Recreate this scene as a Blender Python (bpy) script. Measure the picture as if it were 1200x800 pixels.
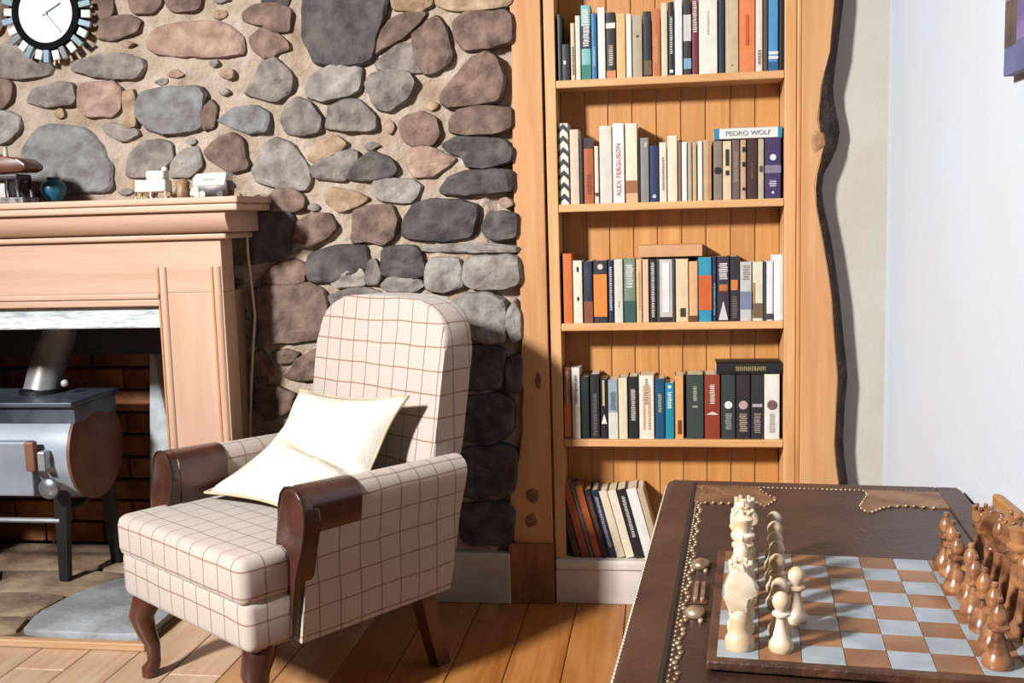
import bpy, bmesh, math, random
from mathutils import Vector, Matrix, noise
random.seed(7)
S = bpy.context.scene
COL = S.collection
for o in list(bpy.data.objects): bpy.data.objects.remove(o)

# ------------------------------------------------------------------ camera
F, YAW, PITCH, ROLL = 1207.23, -0.14662, 0.11765, -0.02783
CAM = Vector((0.30884, -2.82315, 1.08764))
def cam_axes():
    cy, sy, cp, sp = math.cos(YAW), math.sin(YAW), math.cos(PITCH), math.sin(PITCH)
    f = Vector((sy*cp, cy*cp, -sp)); r = Vector((cy, -sy, 0)); u = r.cross(f)
    c, s = math.cos(ROLL), math.sin(ROLL)
    return c*r + s*u, -s*r + c*u, f
CR, CU, CF = cam_axes()
cd = bpy.data.cameras.new('camera'); cam = bpy.data.objects.new('camera', cd); COL.objects.link(cam)
cd.sensor_width = 36; cd.lens = 36*F/1200; cd.clip_start = 0.05
m = Matrix((CR, CU, -CF)).transposed().to_4x4(); m.translation = CAM
cam.matrix_world = m
S.camera = cam
def at(x, y, Y=None, Z=None, X=None):
    """photograph point -> the point of the room's plane (Y=, Z= or X=) it shows; used to survey the room"""
    d = CF + CR*((x-600)/F) - CU*((y-400)/F)
    i, v = (1, Y) if Y is not None else ((2, Z) if Z is not None else (0, X))
    return CAM + d*((v-CAM[i])/d[i])

# ------------------------------------------------------------------ light
w = bpy.data.worlds.new('World'); S.world = w; w.use_nodes = True
bg = w.node_tree.nodes['Background']; bg.inputs[0].default_value = (1.0, .53, .28, 1); bg.inputs[1].default_value = .085
ld = bpy.data.lights.new('window_daylight', 'AREA'); ld.shape = 'RECTANGLE'; ld.size = .34; ld.size_y = .42
ld.energy = 158; ld.color = (.97, .98, 1.0)
ld.spread = math.radians(95)
lo = bpy.data.objects.new('window_daylight', ld); COL.objects.link(lo)
lo.location = (-2.42, -3.5, 2.75)
lo.rotation_euler = (Vector((.25, -.45, .7)) - Vector(lo.location)).to_track_quat('-Z', 'Y').to_euler()
S.view_settings.view_transform = 'Standard'; S.view_settings.look = 'None'
S.view_settings.gamma = 1; S.view_settings.use_curve_mapping = False
S.view_settings.exposure = 0.0

# ------------------------------------------------------------------ materials
ALB = .6      # reflectance of the brightest paint in the room
def lin(c):
    if isinstance(c, str): c = tuple(int(c[i:i+2], 16) for i in (0, 2, 4))
    return tuple(ALB*((v/255)/12.92 if v/255 <= .04045 else ((v/255+.055)/1.055)**2.4) for v in c) + (1,)
MC = {}
def mat(c, rough=.6, c2=None, scale=30, stretch=(1, 1, 1), bump=0, bscale=None, metal=0, lo_=.35, hi_=.65, detail=4, rand=0, coat=0, spec=.5):
    key = (str(c), rough, str(c2), scale, stretch, bump, bscale, metal, lo_, hi_, rand, coat, spec)
    if key in MC: return MC[key]
    M = bpy.data.materials.new('m_%d' % len(MC)); M.use_nodes = True
    nt = M.node_tree; N = nt.nodes; L = nt.links; b = N['Principled BSDF']
    b.inputs['Roughness'].default_value = rough; b.inputs['Metallic'].default_value = metal
    b.inputs['Coat Weight'].default_value = coat; b.inputs['Specular IOR Level'].default_value = spec
    col = lin(c)
    if c2 is None: c2 = tuple(int(int(c[i:i+2], 16)*.93) for i in (0, 2, 4))
    tc = N.new('ShaderNodeTexCoord'); mp = N.new('ShaderNodeMapping'); mp.inputs['Scale'].default_value = stretch
    L.new(tc.outputs['Object'], mp.inputs[0])
    nz = N.new('ShaderNodeTexNoise'); nz.inputs['Scale'].default_value = scale; nz.inputs['Detail'].default_value = detail
    L.new(mp.outputs[0], nz.inputs[0])
    rp = N.new('ShaderNodeValToRGB'); rp.color_ramp.elements[0].position = lo_; rp.color_ramp.elements[1].position = hi_
    rp.color_ramp.elements[0].color = col; rp.color_ramp.elements[1].color = lin(c2)
    L.new(nz.outputs[0], rp.inputs[0])
    out = rp.outputs[0]
    if rand:
        oi = N.new('ShaderNodeObjectInfo'); hs = N.new('ShaderNodeHueSaturation')
        mr = N.new('ShaderNodeMapRange'); mr.inputs[3].default_value = 1-rand; mr.inputs[4].default_value = 1+rand
        L.new(oi.outputs['Random'], mr.inputs[0]); L.new(mr.outputs[0], hs.inputs['Value']); L.new(out, hs.inputs['Color']); out = hs.outputs[0]
        ad = N.new('ShaderNodeVectorMath'); L.new(mp.outputs[0], ad.inputs[0])
        mu = N.new('ShaderNodeVectorMath'); mu.operation = 'SCALE'; mu.inputs[0].default_value = (7, 11, 13); L.new(oi.outputs['Random'], mu.inputs['Scale'])
        L.new(mu.outputs[0], ad.inputs[1]); L.new(ad.outputs[0], nz.inputs[0])
    L.new(out, b.inputs['Base Color'])
    if bump:
        n2 = N.new('ShaderNodeTexNoise'); n2.inputs['Scale'].default_value = bscale or scale*2; n2.inputs['Detail'].default_value = 6
        L.new(mp.outputs[0], n2.inputs[0])
        bp = N.new('ShaderNodeBump'); bp.inputs['Strength'].default_value = bump; bp.inputs['Distance'].default_value = .01
        L.new(n2.outputs[0], bp.inputs['Height']); L.new(bp.outputs[0], b.inputs['Normal'])
    MC[key] = M
    return M
def wood(c, c2, axis, rough=.5, scale=9, rand=.05):
    st = [6, 6, 6]; st['xyz'.index(axis)] = .45
    return mat(c, rough, c2, scale, tuple(st), bump=.12, bscale=scale*2, rand=rand, lo_=.3, hi_=.72)

def plaid(base='c8b9ab', l1='8f6650', l2='80706a', step=.0575):
    M = bpy.data.materials.new('plaid_wool'); M.use_nodes = True
    nt = M.node_tree; N = nt.nodes; L = nt.links; b = N['Principled BSDF']; b.inputs['Roughness'].default_value = .95
    b.inputs['Specular IOR Level'].default_value = .15; b.inputs['Sheen Weight'].default_value = .15
    tc = N.new('ShaderNodeTexCoord'); sx = N.new('ShaderNodeSeparateXYZ'); L.new(tc.outputs['Object'], sx.inputs[0])
    ge = N.new('ShaderNodeNewGeometry'); vt = N.new('ShaderNodeVectorTransform'); vt.vector_type = 'NORMAL'; vt.convert_from = 'WORLD'; vt.convert_to = 'OBJECT'
    L.new(ge.outputs['Normal'], vt.inputs[0]); sn = N.new('ShaderNodeSeparateXYZ'); L.new(vt.outputs[0], sn.inputs[0])
    def mth(op, a, bv=None):
        n = N.new('ShaderNodeMath'); n.operation = op
        for i, v in enumerate((a, bv)):
            if v is None: continue
            if isinstance(v, (int, float)): n.inputs[i].default_value = v
            else: L.new(v, n.inputs[i])
        return n.outputs[0]
    nzw = N.new('ShaderNodeTexNoise'); nzw.inputs['Scale'].default_value = 7; L.new(tc.outputs['Object'], nzw.inputs[0])
    wob = mth('MULTIPLY', mth('SUBTRACT', nzw.outputs[0], .5), .011)
    prev = lin(base); col = None
    for i, off in ((0, .012), (1, .02), (2, .0)):
        v = mth('ADD', mth('ADD', sx.outputs[i], off + 5), wob)
        fr = mth('ABSOLUTE', mth('SUBTRACT', mth('FRACT', mth('DIVIDE', v, step)), .5))
        ln = N.new('ShaderNodeMapRange'); ln.inputs[1].default_value = .022; ln.inputs[2].default_value = .045; ln.inputs[3].default_value = 1; ln.inputs[4].default_value = 0
        L.new(fr, ln.inputs[0])
        tang = mth('LESS_THAN', mth('ABSOLUTE', sn.outputs[i]), .75)
        fac = mth('MULTIPLY', mth('MULTIPLY', ln.outputs[0], tang), .78)
        mx = N.new('ShaderNodeMix'); mx.data_type = 'RGBA'; L.new(fac, mx.inputs[0])
        if col is None: mx.inputs[6].default_value = prev
        else: L.new(col, mx.inputs[6])
        mx.inputs[7].default_value = lin(l1 if i == 2 else l2); col = mx.outputs[2]
    nz = N.new('ShaderNodeTexNoise'); nz.inputs['Scale'].default_value = 420; L.new(tc.outputs['Object'], nz.inputs[0])
    hs = N.new('ShaderNodeHueSaturation'); mr = N.new('ShaderNodeMapRange'); mr.inputs[3].default_value = .85; mr.inputs[4].default_value = 1.1
    L.new(nz.outputs[0], mr.inputs[0]); L.new(mr.outputs[0], hs.inputs['Value']); L.new(col, hs.inputs['Color']); L.new(hs.outputs[0], b.inputs['Base Color'])
    bp = N.new('ShaderNodeBump'); bp.inputs['Strength'].default_value = .25; bp.inputs['Distance'].default_value = .002
    L.new(nz.outputs[0], bp.inputs['Height']); L.new(bp.outputs[0], b.inputs['Normal'])
    return M

# ------------------------------------------------------------------ mesh helpers
def obj(name, bm, material, parent=None, smooth=None, loc=None):
    me = bm
    if isinstance(bm, bmesh.types.BMesh):
        bmesh.ops.recalc_face_normals(bm, faces=bm.faces)
        me = bpy.data.meshes.new(name); bm.to_mesh(me); bm.free()
    o = bpy.data.objects.new(name, me); COL.objects.link(o)
    if material is not None and not me.materials: me.materials.append(material)
    if smooth is not None:
        me.shade_smooth(); me.set_sharp_from_angle(angle=math.radians(smooth))
    if parent: o.parent = parent
    if loc: o.location = loc
    return o
def thing(name, label, cat, loc=(0, 0, 0), rotz=0, group=None):
    o = bpy.data.objects.new(name, None); COL.objects.link(o); o.empty_display_size = .05
    o.location = loc; o.rotation_euler = (0, 0, rotz)
    return tag(o, label, cat, group)
def tag(o, label, cat, group=None, kind=None):
    o['label'] = label; o['category'] = cat
    if group: o['group'] = group
    if kind: o['kind'] = kind
    return o
def box(lo, hi, bev=0, seg=2, bm=None):
    bm2 = bmesh.new(); r = bmesh.ops.create_cube(bm2, size=1)
    for v in bm2.verts:
        v.co = Vector([lo[i] + (hi[i]-lo[i])*(v.co[i]+.5) for i in range(3)])
    if bev: bmesh.ops.bevel(bm2, geom=list(bm2.edges), offset=bev, segments=seg, affect='EDGES', profile=.5)
    return merge(bm, bm2)
def merge(bm, bm2):
    if bm is None: return bm2
    me = bpy.data.meshes.new('tmp'); bm2.to_mesh(me); bm2.free(); bm.from_mesh(me); bpy.data.meshes.remove(me)
    return bm
def lathe(prof, seg=20, bm=None, center=(0, 0, 0), close=True):
    b = bmesh.new(); rings = []
    for r, z in prof:
        rings.append([b.verts.new((center[0]+r*math.cos(2*math.pi*k/seg), center[1]+r*math.sin(2*math.pi*k/seg), center[2]+z)) for k in range(seg)])
    for a, c in zip(rings, rings[1:]):
        for k in range(seg): b.faces.new((a[k], a[(k+1) % seg], c[(k+1) % seg], c[k]))
    if close: b.faces.new(rings[0][::-1]); b.faces.new(rings[-1])
    return merge(bm, b)
def tube(pts, rad, seg=10, bm=None, sq=1.0):
    b = bmesh.new(); pts = [Vector(p) for p in pts]; rings = []; up = Vector((0, 0, 1))
    for i, p in enumerate(pts):
        t = (pts[min(i+1, len(pts)-1)] - pts[max(i-1, 0)]).normalized()
        if i == 0:
            ref = up if abs(t.z) < .8 else Vector((0, 1, 0)); s1 = t.cross(ref).normalized()
        else: s1 = (s1 - t*s1.dot(t)).normalized()
        s2 = s1.cross(t)
        r = rad[i] if isinstance(rad, (list, tuple)) else rad
        rings.append([b.verts.new(p + s1*r*math.cos(2*math.pi*k/seg) + s2*r*sq*math.sin(2*math.pi*k/seg)) for k in range(seg)])
    for a, c in zip(rings, rings[1:]):
        for k in range(seg): b.faces.new((a[k], a[(k+1) % seg], c[(k+1) % seg], c[k]))
    b.faces.new(rings[0][::-1]); b.faces.new(rings[-1])
    return merge(bm, b)
def prism(poly, axis, a0, a1, bev=0, seg=2, bm=None):
    """polygon in the other two axes (kept in x,y,z order), extruded along axis"""
    b = bmesh.new()
    def P(p, a):
        q = list(p); q.insert('xyz'.index(axis), a); return q
    A = [b.verts.new(P(p, a0)) for p in poly]; B = [b.verts.new(P(p, a1)) for p in poly]
    n = len(poly)
    b.faces.new(A); b.faces.new(B[::-1])
    for k in range(n): b.faces.new((A[k], B[k], B[(k+1) % n], A[(k+1) % n]))
    if bev: bmesh.ops.bevel(b, geom=list(b.edges), offset=bev, segments=seg, affect='EDGES', profile=.5, clamp_overlap=True)
    return merge(bm, b)
def sphere(c, r, bm=None, u=12, v=8, sc=(1, 1, 1)):
    b = bmesh.new(); bmesh.ops.create_uvsphere(b, u_segments=u, v_segments=v, radius=r)
    for q in b.verts: q.co = Vector((q.co.x*sc[0]+c[0], q.co.y*sc[1]+c[1], q.co.z*sc[2]+c[2]))
    return merge(bm, b)
def chaikin(p, n=1):
    for _ in range(n):
        q = []
        for i in range(len(p)):
            a, b = Vector(p[i]), Vector(p[(i+1) % len(p)])
            q += [a*.86+b*.14, a*.14+b*.86]
        p = q
    return p
def struct(o, label, cat):
    return tag(o, label, cat, kind='structure')

# ------------------------------------------------------------------ floor
XL, XR, YF, ZT = -2.7, .902, -3.6, 2.5
floor = obj('floor', box((XL, YF, -.05), (XR+.1, .6, -.012)), mat('5a3418'))
struct(floor, 'warm varnished wooden plank floor', 'floor')
fm = wood('c48446', 'a56026', 'y', rough=.38, scale=7, rand=.12)
fm_mid = wood('d0a070', 'b98150', 'y', rough=.36, scale=7, rand=.08); fm_sheen = wood('dfc0a0', 'cda27c', 'y', rough=.36, scale=7, rand=.06)   # floor sheen painted in as paler planks towards the left
bx = XL; k = 0
while bx < XR:
    wd = .138
    y = YF + (k % 3)*-.4
    for L_ in (1.55, 1.9, 1.5):
        y0, y1 = max(y, YF), min(y+L_, .0)
        if y1 - y0 > .05:
            obj('plank', box((bx+.0012, y0+.0012, -.014), (bx+wd-.0012, y1-.0012, 0), .0015, 1), fm_sheen if bx < -.78 else (fm_mid if bx < -.5 else fm), floor)
        y += L_
    bx += wd; k += 1

# ------------------------------------------------------------------ stone wall
OPX0, OPX1, OPZ = -2.0, -1.047, .875      # fireplace opening in the wall
wall = bmesh.new()
nx, nzv = 176, 168; dx = (0.0-XL)/nx; dz = ZT/nzv
vv = {}
def mv(i, j):
    if (i, j) not in vv:
        X, Z = XL+i*dx, j*dz
        n = noise.noise(Vector((X*9, Z*9, 1)))*.008 + noise.noise(Vector((X*28, Z*28, 5)))*.008
        vv[(i, j)] = wall.verts.new((X, (-.0075 if X < -.16 else .012)+n, Z))
    return vv[(i, j)]
for i in range(nx):
    for j in range(nzv):
        X, Z = XL+(i+.5)*dx, (j+.5)*dz
        if OPX0 < X < OPX1 and Z < OPZ: continue
        wall.faces.new((mv(i, j), mv(i+1, j), mv(i+1, j+1), mv(i, j+1)))
wall_back = obj('wall_back', wall, mat('c6b3a0', .95, '9a8069', 11, bump=1.0, bscale=50, lo_=.3, hi_=.75), smooth=60)
struct(wall_back, 'rubble stone wall of grey field stones set in buff mortar', 'wall')
def stm(a, b, r): return mat(a, .88, b, 22, bump=1.0, bscale=30, rand=r, lo_=.33, hi_=.68, detail=9)
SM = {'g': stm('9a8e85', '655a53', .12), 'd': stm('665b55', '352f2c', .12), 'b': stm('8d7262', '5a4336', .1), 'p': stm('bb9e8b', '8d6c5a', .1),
      't': stm('c0a587', '8b6d4b', .1), 'l': stm('aca39a', '786d64', .1), 'k': stm('8f8e8c', '6b655f', .05)}
ST = [  # kind, relief in mm, outline in photograph points
 ('b', 14, [(-22,-12),(14,-12),(12,18),(2,40),(-22,42)]), ('g', 18, [(-20,60),(10,54),(25,52),(42,60),(66,80),(60,88),(30,92),(2,90),(-20,84)]),
 ('g', 22, [(88,74),(112,67),(150,66),(168,70),(172,80),(164,93),(135,93),(108,88),(90,84)]), ('b', 15, [(118,22),(150,20),(166,26),(163,38),(135,45),(116,46)]),
 ('b', 14, [(104,-12),(136,-12),(134,17),(118,20)]), ('b', 16, [(151,-10),(192,-10),(190,8),(180,17),(156,16)]), ('b', 18, [(196,-10),(238,-10),(235,13),(205,14),(198,6)]),
 ('p', 14, [(176,44),(185,34),(200,30),(235,28),(262,27),(284,42),(287,64),(270,67),(230,66),(190,65),(178,58)]),
 ('b', 20, [(287,17),(300,8),(320,6),(344,11),(341,36),(325,38),(308,28),(290,26)]), ('b', 18, [(297,46),(305,36),(320,35),(338,50),(341,58),(326,63),(310,68),(300,58)]),
 ('g', 22, [(309,76),(325,70),(340,84),(347,92),(340,112),(325,119),(287,111),(303,95)]),
 ('d', 24, [(358,-12),(457,-12),(453,15),(441,50),(436,73),(405,77),(374,77),(360,50),(357,20)]),
 ('b', 20, [(442,64),(447,42),(462,22),(480,16),(501,16),(491,30),(466,48),(450,59)]), ('g', 18, [(442,74),(470,55),(483,52),(492,72),(497,85),(470,84),(447,83)]),
 ('b', 26, [(485,42),(500,28),(513,22),(523,35),(531,60),(527,73),(515,86),(500,87),(493,78),(488,55)]),
 ('b', 24, [(535,28),(545,16),(590,13),(601,20),(600,50),(575,56),(545,58),(536,45)]), ('t', 12, [(513,-10),(603,-10),(597,8),(570,12),(530,13),(514,8)]),
 ('t', 12, [(460,-10),(509,-10),(506,9),(490,13),(463,12)]), ('l', 22, [(360,100),(370,88),(400,75),(418,80),(426,82),(421,105),(410,112),(385,117),(364,116)]),
 ('g', 26, [(431,100),(440,88),(460,84),(480,87),(488,97),(481,112),(460,129),(445,129),(439,115)]),
 ('b', 26, [(519,110),(540,88),(552,72),(570,63),(583,70),(590,95),(583,119),(560,122),(530,126),(519,121)]),
 ('g', 24, [(384,151),(388,128),(410,117),(425,120),(441,135),(440,151),(428,154),(400,153)]), ('g', 24, [(332,140),(338,125),(350,117),(365,122),(378,138),(376,153),(355,159),(337,156)]),
 ('k', 22, [(257,142),(275,130),(300,125),(315,132),(319,142),(313,156),(295,154),(270,146)]),
 ('k', 24, [(163,125),(171,108),(200,105),(235,102),(245,113),(237,131),(240,152),(200,156),(175,151),(164,138)]), ('b', 20, [(238,131),(249,119),(256,128),(252,149),(242,152)]),
 ('g', 18, [(34,120),(45,105),(70,97),(89,100),(91,115),(86,123),(55,125)]), ('b', 18, [(-20,94),(12,95),(18,100),(15,118),(5,126),(-20,126)]),
 ('p', 14, [(94,99),(130,97),(144,105),(143,130),(130,137),(105,136),(93,125)]), ('t', 12, [(147,110),(160,107),(163,146),(150,149)]),
 ('g', 14, [(125,149),(135,145),(160,151),(165,158),(146,164),(130,159)]),
 ('k', 16, [(30,176),(45,152),(65,149),(98,150),(118,165),(130,190),(135,224),(75,226),(30,226)]), ('l', 12, [(-20,134),(10,132),(25,137),(26,150),(10,166),(-20,168)]),
 ('g', 15, [(151,206),(155,180),(170,169),(186,164),(201,168),(206,185),(192,196),(176,208)]), ('l', 14, [(204,192),(214,178),(234,173),(240,195),(222,206),(204,207)]),
 ('b', 18, [(240,180),(255,165),(275,157),(286,165),(293,190),(290,199),(270,199),(248,188)]), ('l', 18, [(299,200),(310,174),(325,163),(345,171),(360,193),(367,212),(358,223),(330,221),(304,213)]),
 ('b', 24, [(318,236),(325,222),(345,222),(357,231),(356,243),(345,246),(322,245)]), ('t', 20, [(364,186),(372,168),(395,160),(406,169),(396,180),(375,191)]),
 ('g', 24, [(367,200),(375,188),(395,180),(412,177),(420,180),(414,202),(402,212),(375,209)]), ('d', 22, [(408,210),(420,191),(440,179),(460,187),(467,200),(461,207),(430,212)]),
 ('b', 22, [(469,146),(480,135),(495,133),(512,140),(516,155),(508,168),(490,172),(473,163)]), ('b', 20, [(529,141),(540,130),(565,126),(600,127),(601,150),(580,155),(545,159),(528,155)]),
 ('p', 18, [(479,179),(490,172),(505,175),(520,180),(534,186),(528,193),(505,204),(488,207),(479,195)]), ('d', 24, [(522,171),(535,162),(560,164),(590,164),(600,175),(597,190),(570,196),(549,194),(545,183),(526,179)]),
 ('d', 26, [(517,223),(530,208),(550,203),(580,199),(601,201),(603,223),(575,226),(545,228),(521,228)]), ('l', 20, [(439,222),(442,212),(460,209),(485,211),(494,218),(491,230),(480,237),(450,236)]),
 ('t', 18, [(384,226),(395,221),(420,227),(433,232),(421,241),(400,246),(387,239)]), ('b', 22, [(414,276),(418,250),(430,243),(460,241),(466,260),(463,275),(451,286),(435,281),(419,283)]),
 ('d', 26, [(474,279),(476,255),(490,240),(510,235),(545,236),(559,241),(561,250),(553,276),(530,280),(500,281)]), ('d', 24, [(567,266),(572,253),(590,250),(605,253),(606,277),(585,279),(571,276)]),
 ('l', 14, [(495,288),(520,286),(560,285),(606,288),(606,296),(560,295),(500,295)]), ('d', 22, [(449,319),(450,298),(456,290),(490,288),(497,300),(499,323),(480,324),(455,322)]),
 ('l', 24, [(502,336),(500,312),(510,304),(540,302),(541,318),(542,336),(525,339),(507,339)]), ('l', 24, [(544,325),(548,308),(560,301),(590,299),(608,301),(609,332),(585,338),(560,337),(547,333)]),
 ('l', 14, [(449,334),(460,325),(490,326),(499,335),(486,341),(454,340)]), ('l', 24, [(532,352),(550,344),(575,344),(592,354),(595,375),(591,399),(570,400),(553,394),(540,375)]),
 ('l', 20, [(595,366),(604,350),(610,370),(612,395),(601,399),(596,385)]), ('b', 24, [(347,279),(352,260),(370,252),(388,251),(396,265),(386,278),(366,287),(351,287)]),
 ('d', 18, [(293,275),(300,252),(340,246),(347,260),(352,292),(320,303),(295,309)]), ('d', 22, [(360,316),(365,298),(390,290),(430,287),(433,310),(420,320),(390,329),(366,329)]),
 ('b', 18, [(308,326),(325,312),(345,304),(358,311),(358,329),(340,331),(314,331)]), ('l', 20, [(392,331),(405,320),(425,315),(430,325),(426,334),(400,336)]),
 ('g', 14, [(430,326),(434,307),(442,305),(447,320),(443,331),(433,331)]), ('b', 22, [(299,402),(298,341),(315,334),(360,332),(381,340),(387,362),(382,396),(340,399),(310,404)]),
 ('b', 14, [(322,413),(335,411),(351,413),(343,421),(330,425)]), ('b', 22, [(336,439),(350,422),(371,409),(384,413),(384,441),(350,443)]), ('b', 18, [(299,437),(299,415),(310,411),(321,428),(318,437)]),
 ('b', 18, [(301,472),(305,455),(325,454),(348,461),(338,482),(315,492)]), ('b', 12, [(299,445),(313,443),(311,452),(299,454)]), ('g', 16, [(386,346),(420,337),(446,341),(444,356),(394,358)]),
 ('d', 20, [(545,407),(575,403),(591,413),(589,450),(560,456),(540,452)]), ('d', 18, [(594,422),(612,415),(612,456),(595,456)]), ('d', 20, [(535,466),(580,461),(600,469),(599,511),(560,516),(535,511)]),  # from here on dark stones carry the armchair's shadow in their colour
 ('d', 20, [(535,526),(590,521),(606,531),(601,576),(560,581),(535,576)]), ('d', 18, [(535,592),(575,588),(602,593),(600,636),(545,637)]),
]
boxes = []
def stone(pts, kind, h):
    pts = [Vector((p[0], p[1])) for p in pts]; c = sum(pts, Vector((0, 0)))/len(pts)
    pts = chaikin([p + (p-c).normalized()*.009 for p in pts], 2)
    n = len(pts); c = sum(pts, Vector((0, 0)))/n
    b = bmesh.new(); rings = []
    sd = random.random()*50
    for sc, y in ((1.03, .03), (1.0, .002), (.985, -.62*h), (.93, -.92*h), (.8, -h), (.6, -1.0*h), (.4, -h), (.2, -h)):
        ring = []
        for p in pts:
            q = c + (p-c)*sc
            nn = noise.noise(Vector((q.x*14+sd, q.y*14, sd)))*.35 + noise.noise(Vector((q.x*45, q.y*45, sd)))*.32
            j = noise.noise(Vector((q.x*30, q.y*30, sd+9)))*.007
            d = (p-c).normalized()*j if sc < 1.01 else Vector((0, 0))
            ring.append(b.verts.new((q.x+d.x, y + (nn*h*.8 if y < 0 else 0), q.y+d.y)))
        rings.append(ring)
    for a, q in zip(rings, rings[1:]):
        for k in range(n): b.faces.new((a[k], a[(k+1) % n], q[(k+1) % n], q[k]))
    cv = b.verts.new((c.x, -h*1.03, c.y))
    for k in range(n): b.faces.new((rings[-1][k], rings[-1][(k+1) % n], cv))
    obj('stone', b, SM[kind], wall_back, smooth=26)
    xs = [p.x for p in pts]; zs = [p.y for p in pts]; boxes.append((min(xs), max(xs), min(zs), max(zs)))
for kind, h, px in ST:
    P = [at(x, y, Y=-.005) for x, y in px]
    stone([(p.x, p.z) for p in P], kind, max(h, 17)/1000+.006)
rs = random.Random(3)
tries = 0; small = 0
while tries < 2500 and small < 90:     # small pieces pinned into the wide joints
    tries += 1
    p = at(rs.uniform(0, 605), rs.uniform(0, 420), Y=-.005); a_, c_ = rs.uniform(.012, .028), rs.uniform(.008, .016)
    if (p.x < -.9 and p.z < 1.18) or p.x > -.11: continue
    if any(p.x-a_ < q[1]+.001 and p.x+a_ > q[0]-.001 and p.z-c_ < q[3]+.001 and p.z+c_ > q[2]-.001 for q in boxes): continue
    stone([(p.x+a_*math.cos(t_)*rs.uniform(.8, 1.1)-.005*math.cos(t_), p.z+c_*math.sin(t_)*rs.uniform(.8, 1.1)-.005*math.sin(t_)) for t_ in [k*math.pi/4 for k in range(8)]], rs.choice('tplbg'), .019); small += 1
z = .17
while z < ZT-.1:                       # the wall goes on beyond the frame and behind the armchair
    hh = rs.uniform(.07, .13); x = XL + rs.uniform(0, .1)
    while x < -.12:
        ww = rs.uniform(.10, .24); r_ = (x, min(x+ww, -.03), z, z+hh)
        if not any(r_[0] < q[1]-.012 and r_[1] > q[0]+.012 and r_[2] < q[3]-.012 and r_[3] > q[2]+.012 for q in boxes) and not (OPX0-.1 < x+ww and x < -.93 and z < 1.15) and r_[1]-r_[0] > .06:
            j = lambda: rs.uniform(-.014, .014)
            stone([(r_[0]+.02+j(), z+j()*.5), (x+ww*.5, z+j()*.6), (r_[1]-.02+j(), z+j()*.5), (r_[1]-.008, z+hh*.5), (r_[1]-.02+j(), z+hh-.012), (x+ww*.45, z+hh-.008+j()*.4), (r_[0]+.02+j(), z+hh-.014), (r_[0]+.006, z+hh*.5)], rs.choice('ggbbdl'), rs.uniform(.014, .024))
        x += ww + .012
    z += hh + .012

# baseboard on the stone wall
bb = obj('baseboard_back', box((-.9, -.03, 0), (-.128, .01, .148), .004), mat('d8d2c8', .5, 'c4bcb0', 12))
struct(bb, 'white painted baseboard at the foot of the stone wall', 'baseboard')
# plastered wall to the right of the bookcase, and the right wall
plaster = mat('cfc6ba', .92, 'c6bcae', 5, bump=.12, bscale=90)
YS = .055
o = obj('wall_alcove', box((.665, YS, 0), (XR+.06, YS+.08, ZT)), plaster); struct(o, 'plain plastered strip of wall beside the bookcase', 'wall')
o = obj('wall_right', box((XR, -2.0, 0), (XR+.08, YS+.08, ZT)), mat('d6dde5', .92, 'd8dadc', 2, bump=.1, bscale=90)); struct(o, 'smooth off-white plastered right wall', 'wall')

o = obj('wall_upper', box((-.03, .015, 1.822), (XR+.06, .14, ZT)), plaster); struct(o, 'plain plastered wall above the bookcase', 'wall')
# ------------------------------------------------------------------ bookcase
pineZ = wood('e3ae74', 'd0935a', 'z', scale=8); pineX = wood('e6b27a', 'd4995f', 'x', scale=8); pineB = wood('d99a55', 'c5813f', 'z', scale=7, rand=.08)
DB = .122
bc = thing('bookcase', 'tall built-in pine bookcase with boarded back and white plinth', 'bookcase', (0, 0, 0))
TOP = 1.82
obj('side_panel', box((0, 0, 0), (.03, DB, TOP), .002), pineZ, bc)
obj('side_panel', box((.63, 0, 0), (.66, DB, TOP), .002), pineZ, bc)
obj('top_panel', box((.03, .002, TOP-.025), (.63, DB, TOP), .002), pineX, bc)
SZ = [1.4449, 1.1139, .7875, .4620]
for z_ in SZ:
    obj('shelf', box((.0305, .001, z_-.0105), (.6295, DB-.012, z_+.0105), .003), pineX, bc)
x = .03; k = 0
while x < .63-.01:
    x1 = min(x+.0668, .63)
    obj('back_board', box((x+.0008, DB-.012, .1), (x1-.0008, DB, TOP-.025), .0022, 1), pineB, bc); x = x1
whitep = mat('e9ddd0', .45, 'dccfc0', 14)
obj('plinth', box((0, -.008, 0), (.66, .02, .098), .002), whitep, bc)
obj('bottom_shelf', box((-.001, -.014, .098), (.661, DB-.012, .128), .008, 3), whitep, bc)
# live-edge slabs either side
slabm = wood('e0a873', 'c98b55', 'z', scale=5, rand=.02); barkm = mat('4a382c', .95, '241a15', 30, bump=.8, bscale=60)
LP = [(597,-40),(597,0),(599.5,55),(600.5,120),(601,200),(603.5,260),(609,325),(612,400),(609,432),(615,460),(611,480),(614,505),(608.5,545),(600.5,562),(596.5,598),(598,616),(603,636)]
L3 = [at(x, y, Y=-.012) for x, y in LP]
left_edge = [(p.x, p.z) for p in L3]
left_edge[0] = (left_edge[1][0]-.004, TOP)
lst = thing('live_edge_slab', 'live-edge wooden slab with dark knots on a square foot block, beside stone wall', 'slab', (0, 0, 0), group=None)
poly = left_edge + [(-.006, left_edge[-1][1]), (-.006, TOP)]
obj('slab', prism(poly, 'y', -.012, .03, .003, 2), slabm, lst, smooth=40)
zb_ = left_edge[-1][1]
obj('foot_block', box((at(597, 670, Y=-.02).x, -.022, 0), (-.004, .03, zb_), .003), wood('a8703f', '8a5730', 'z'), lst)
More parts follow.
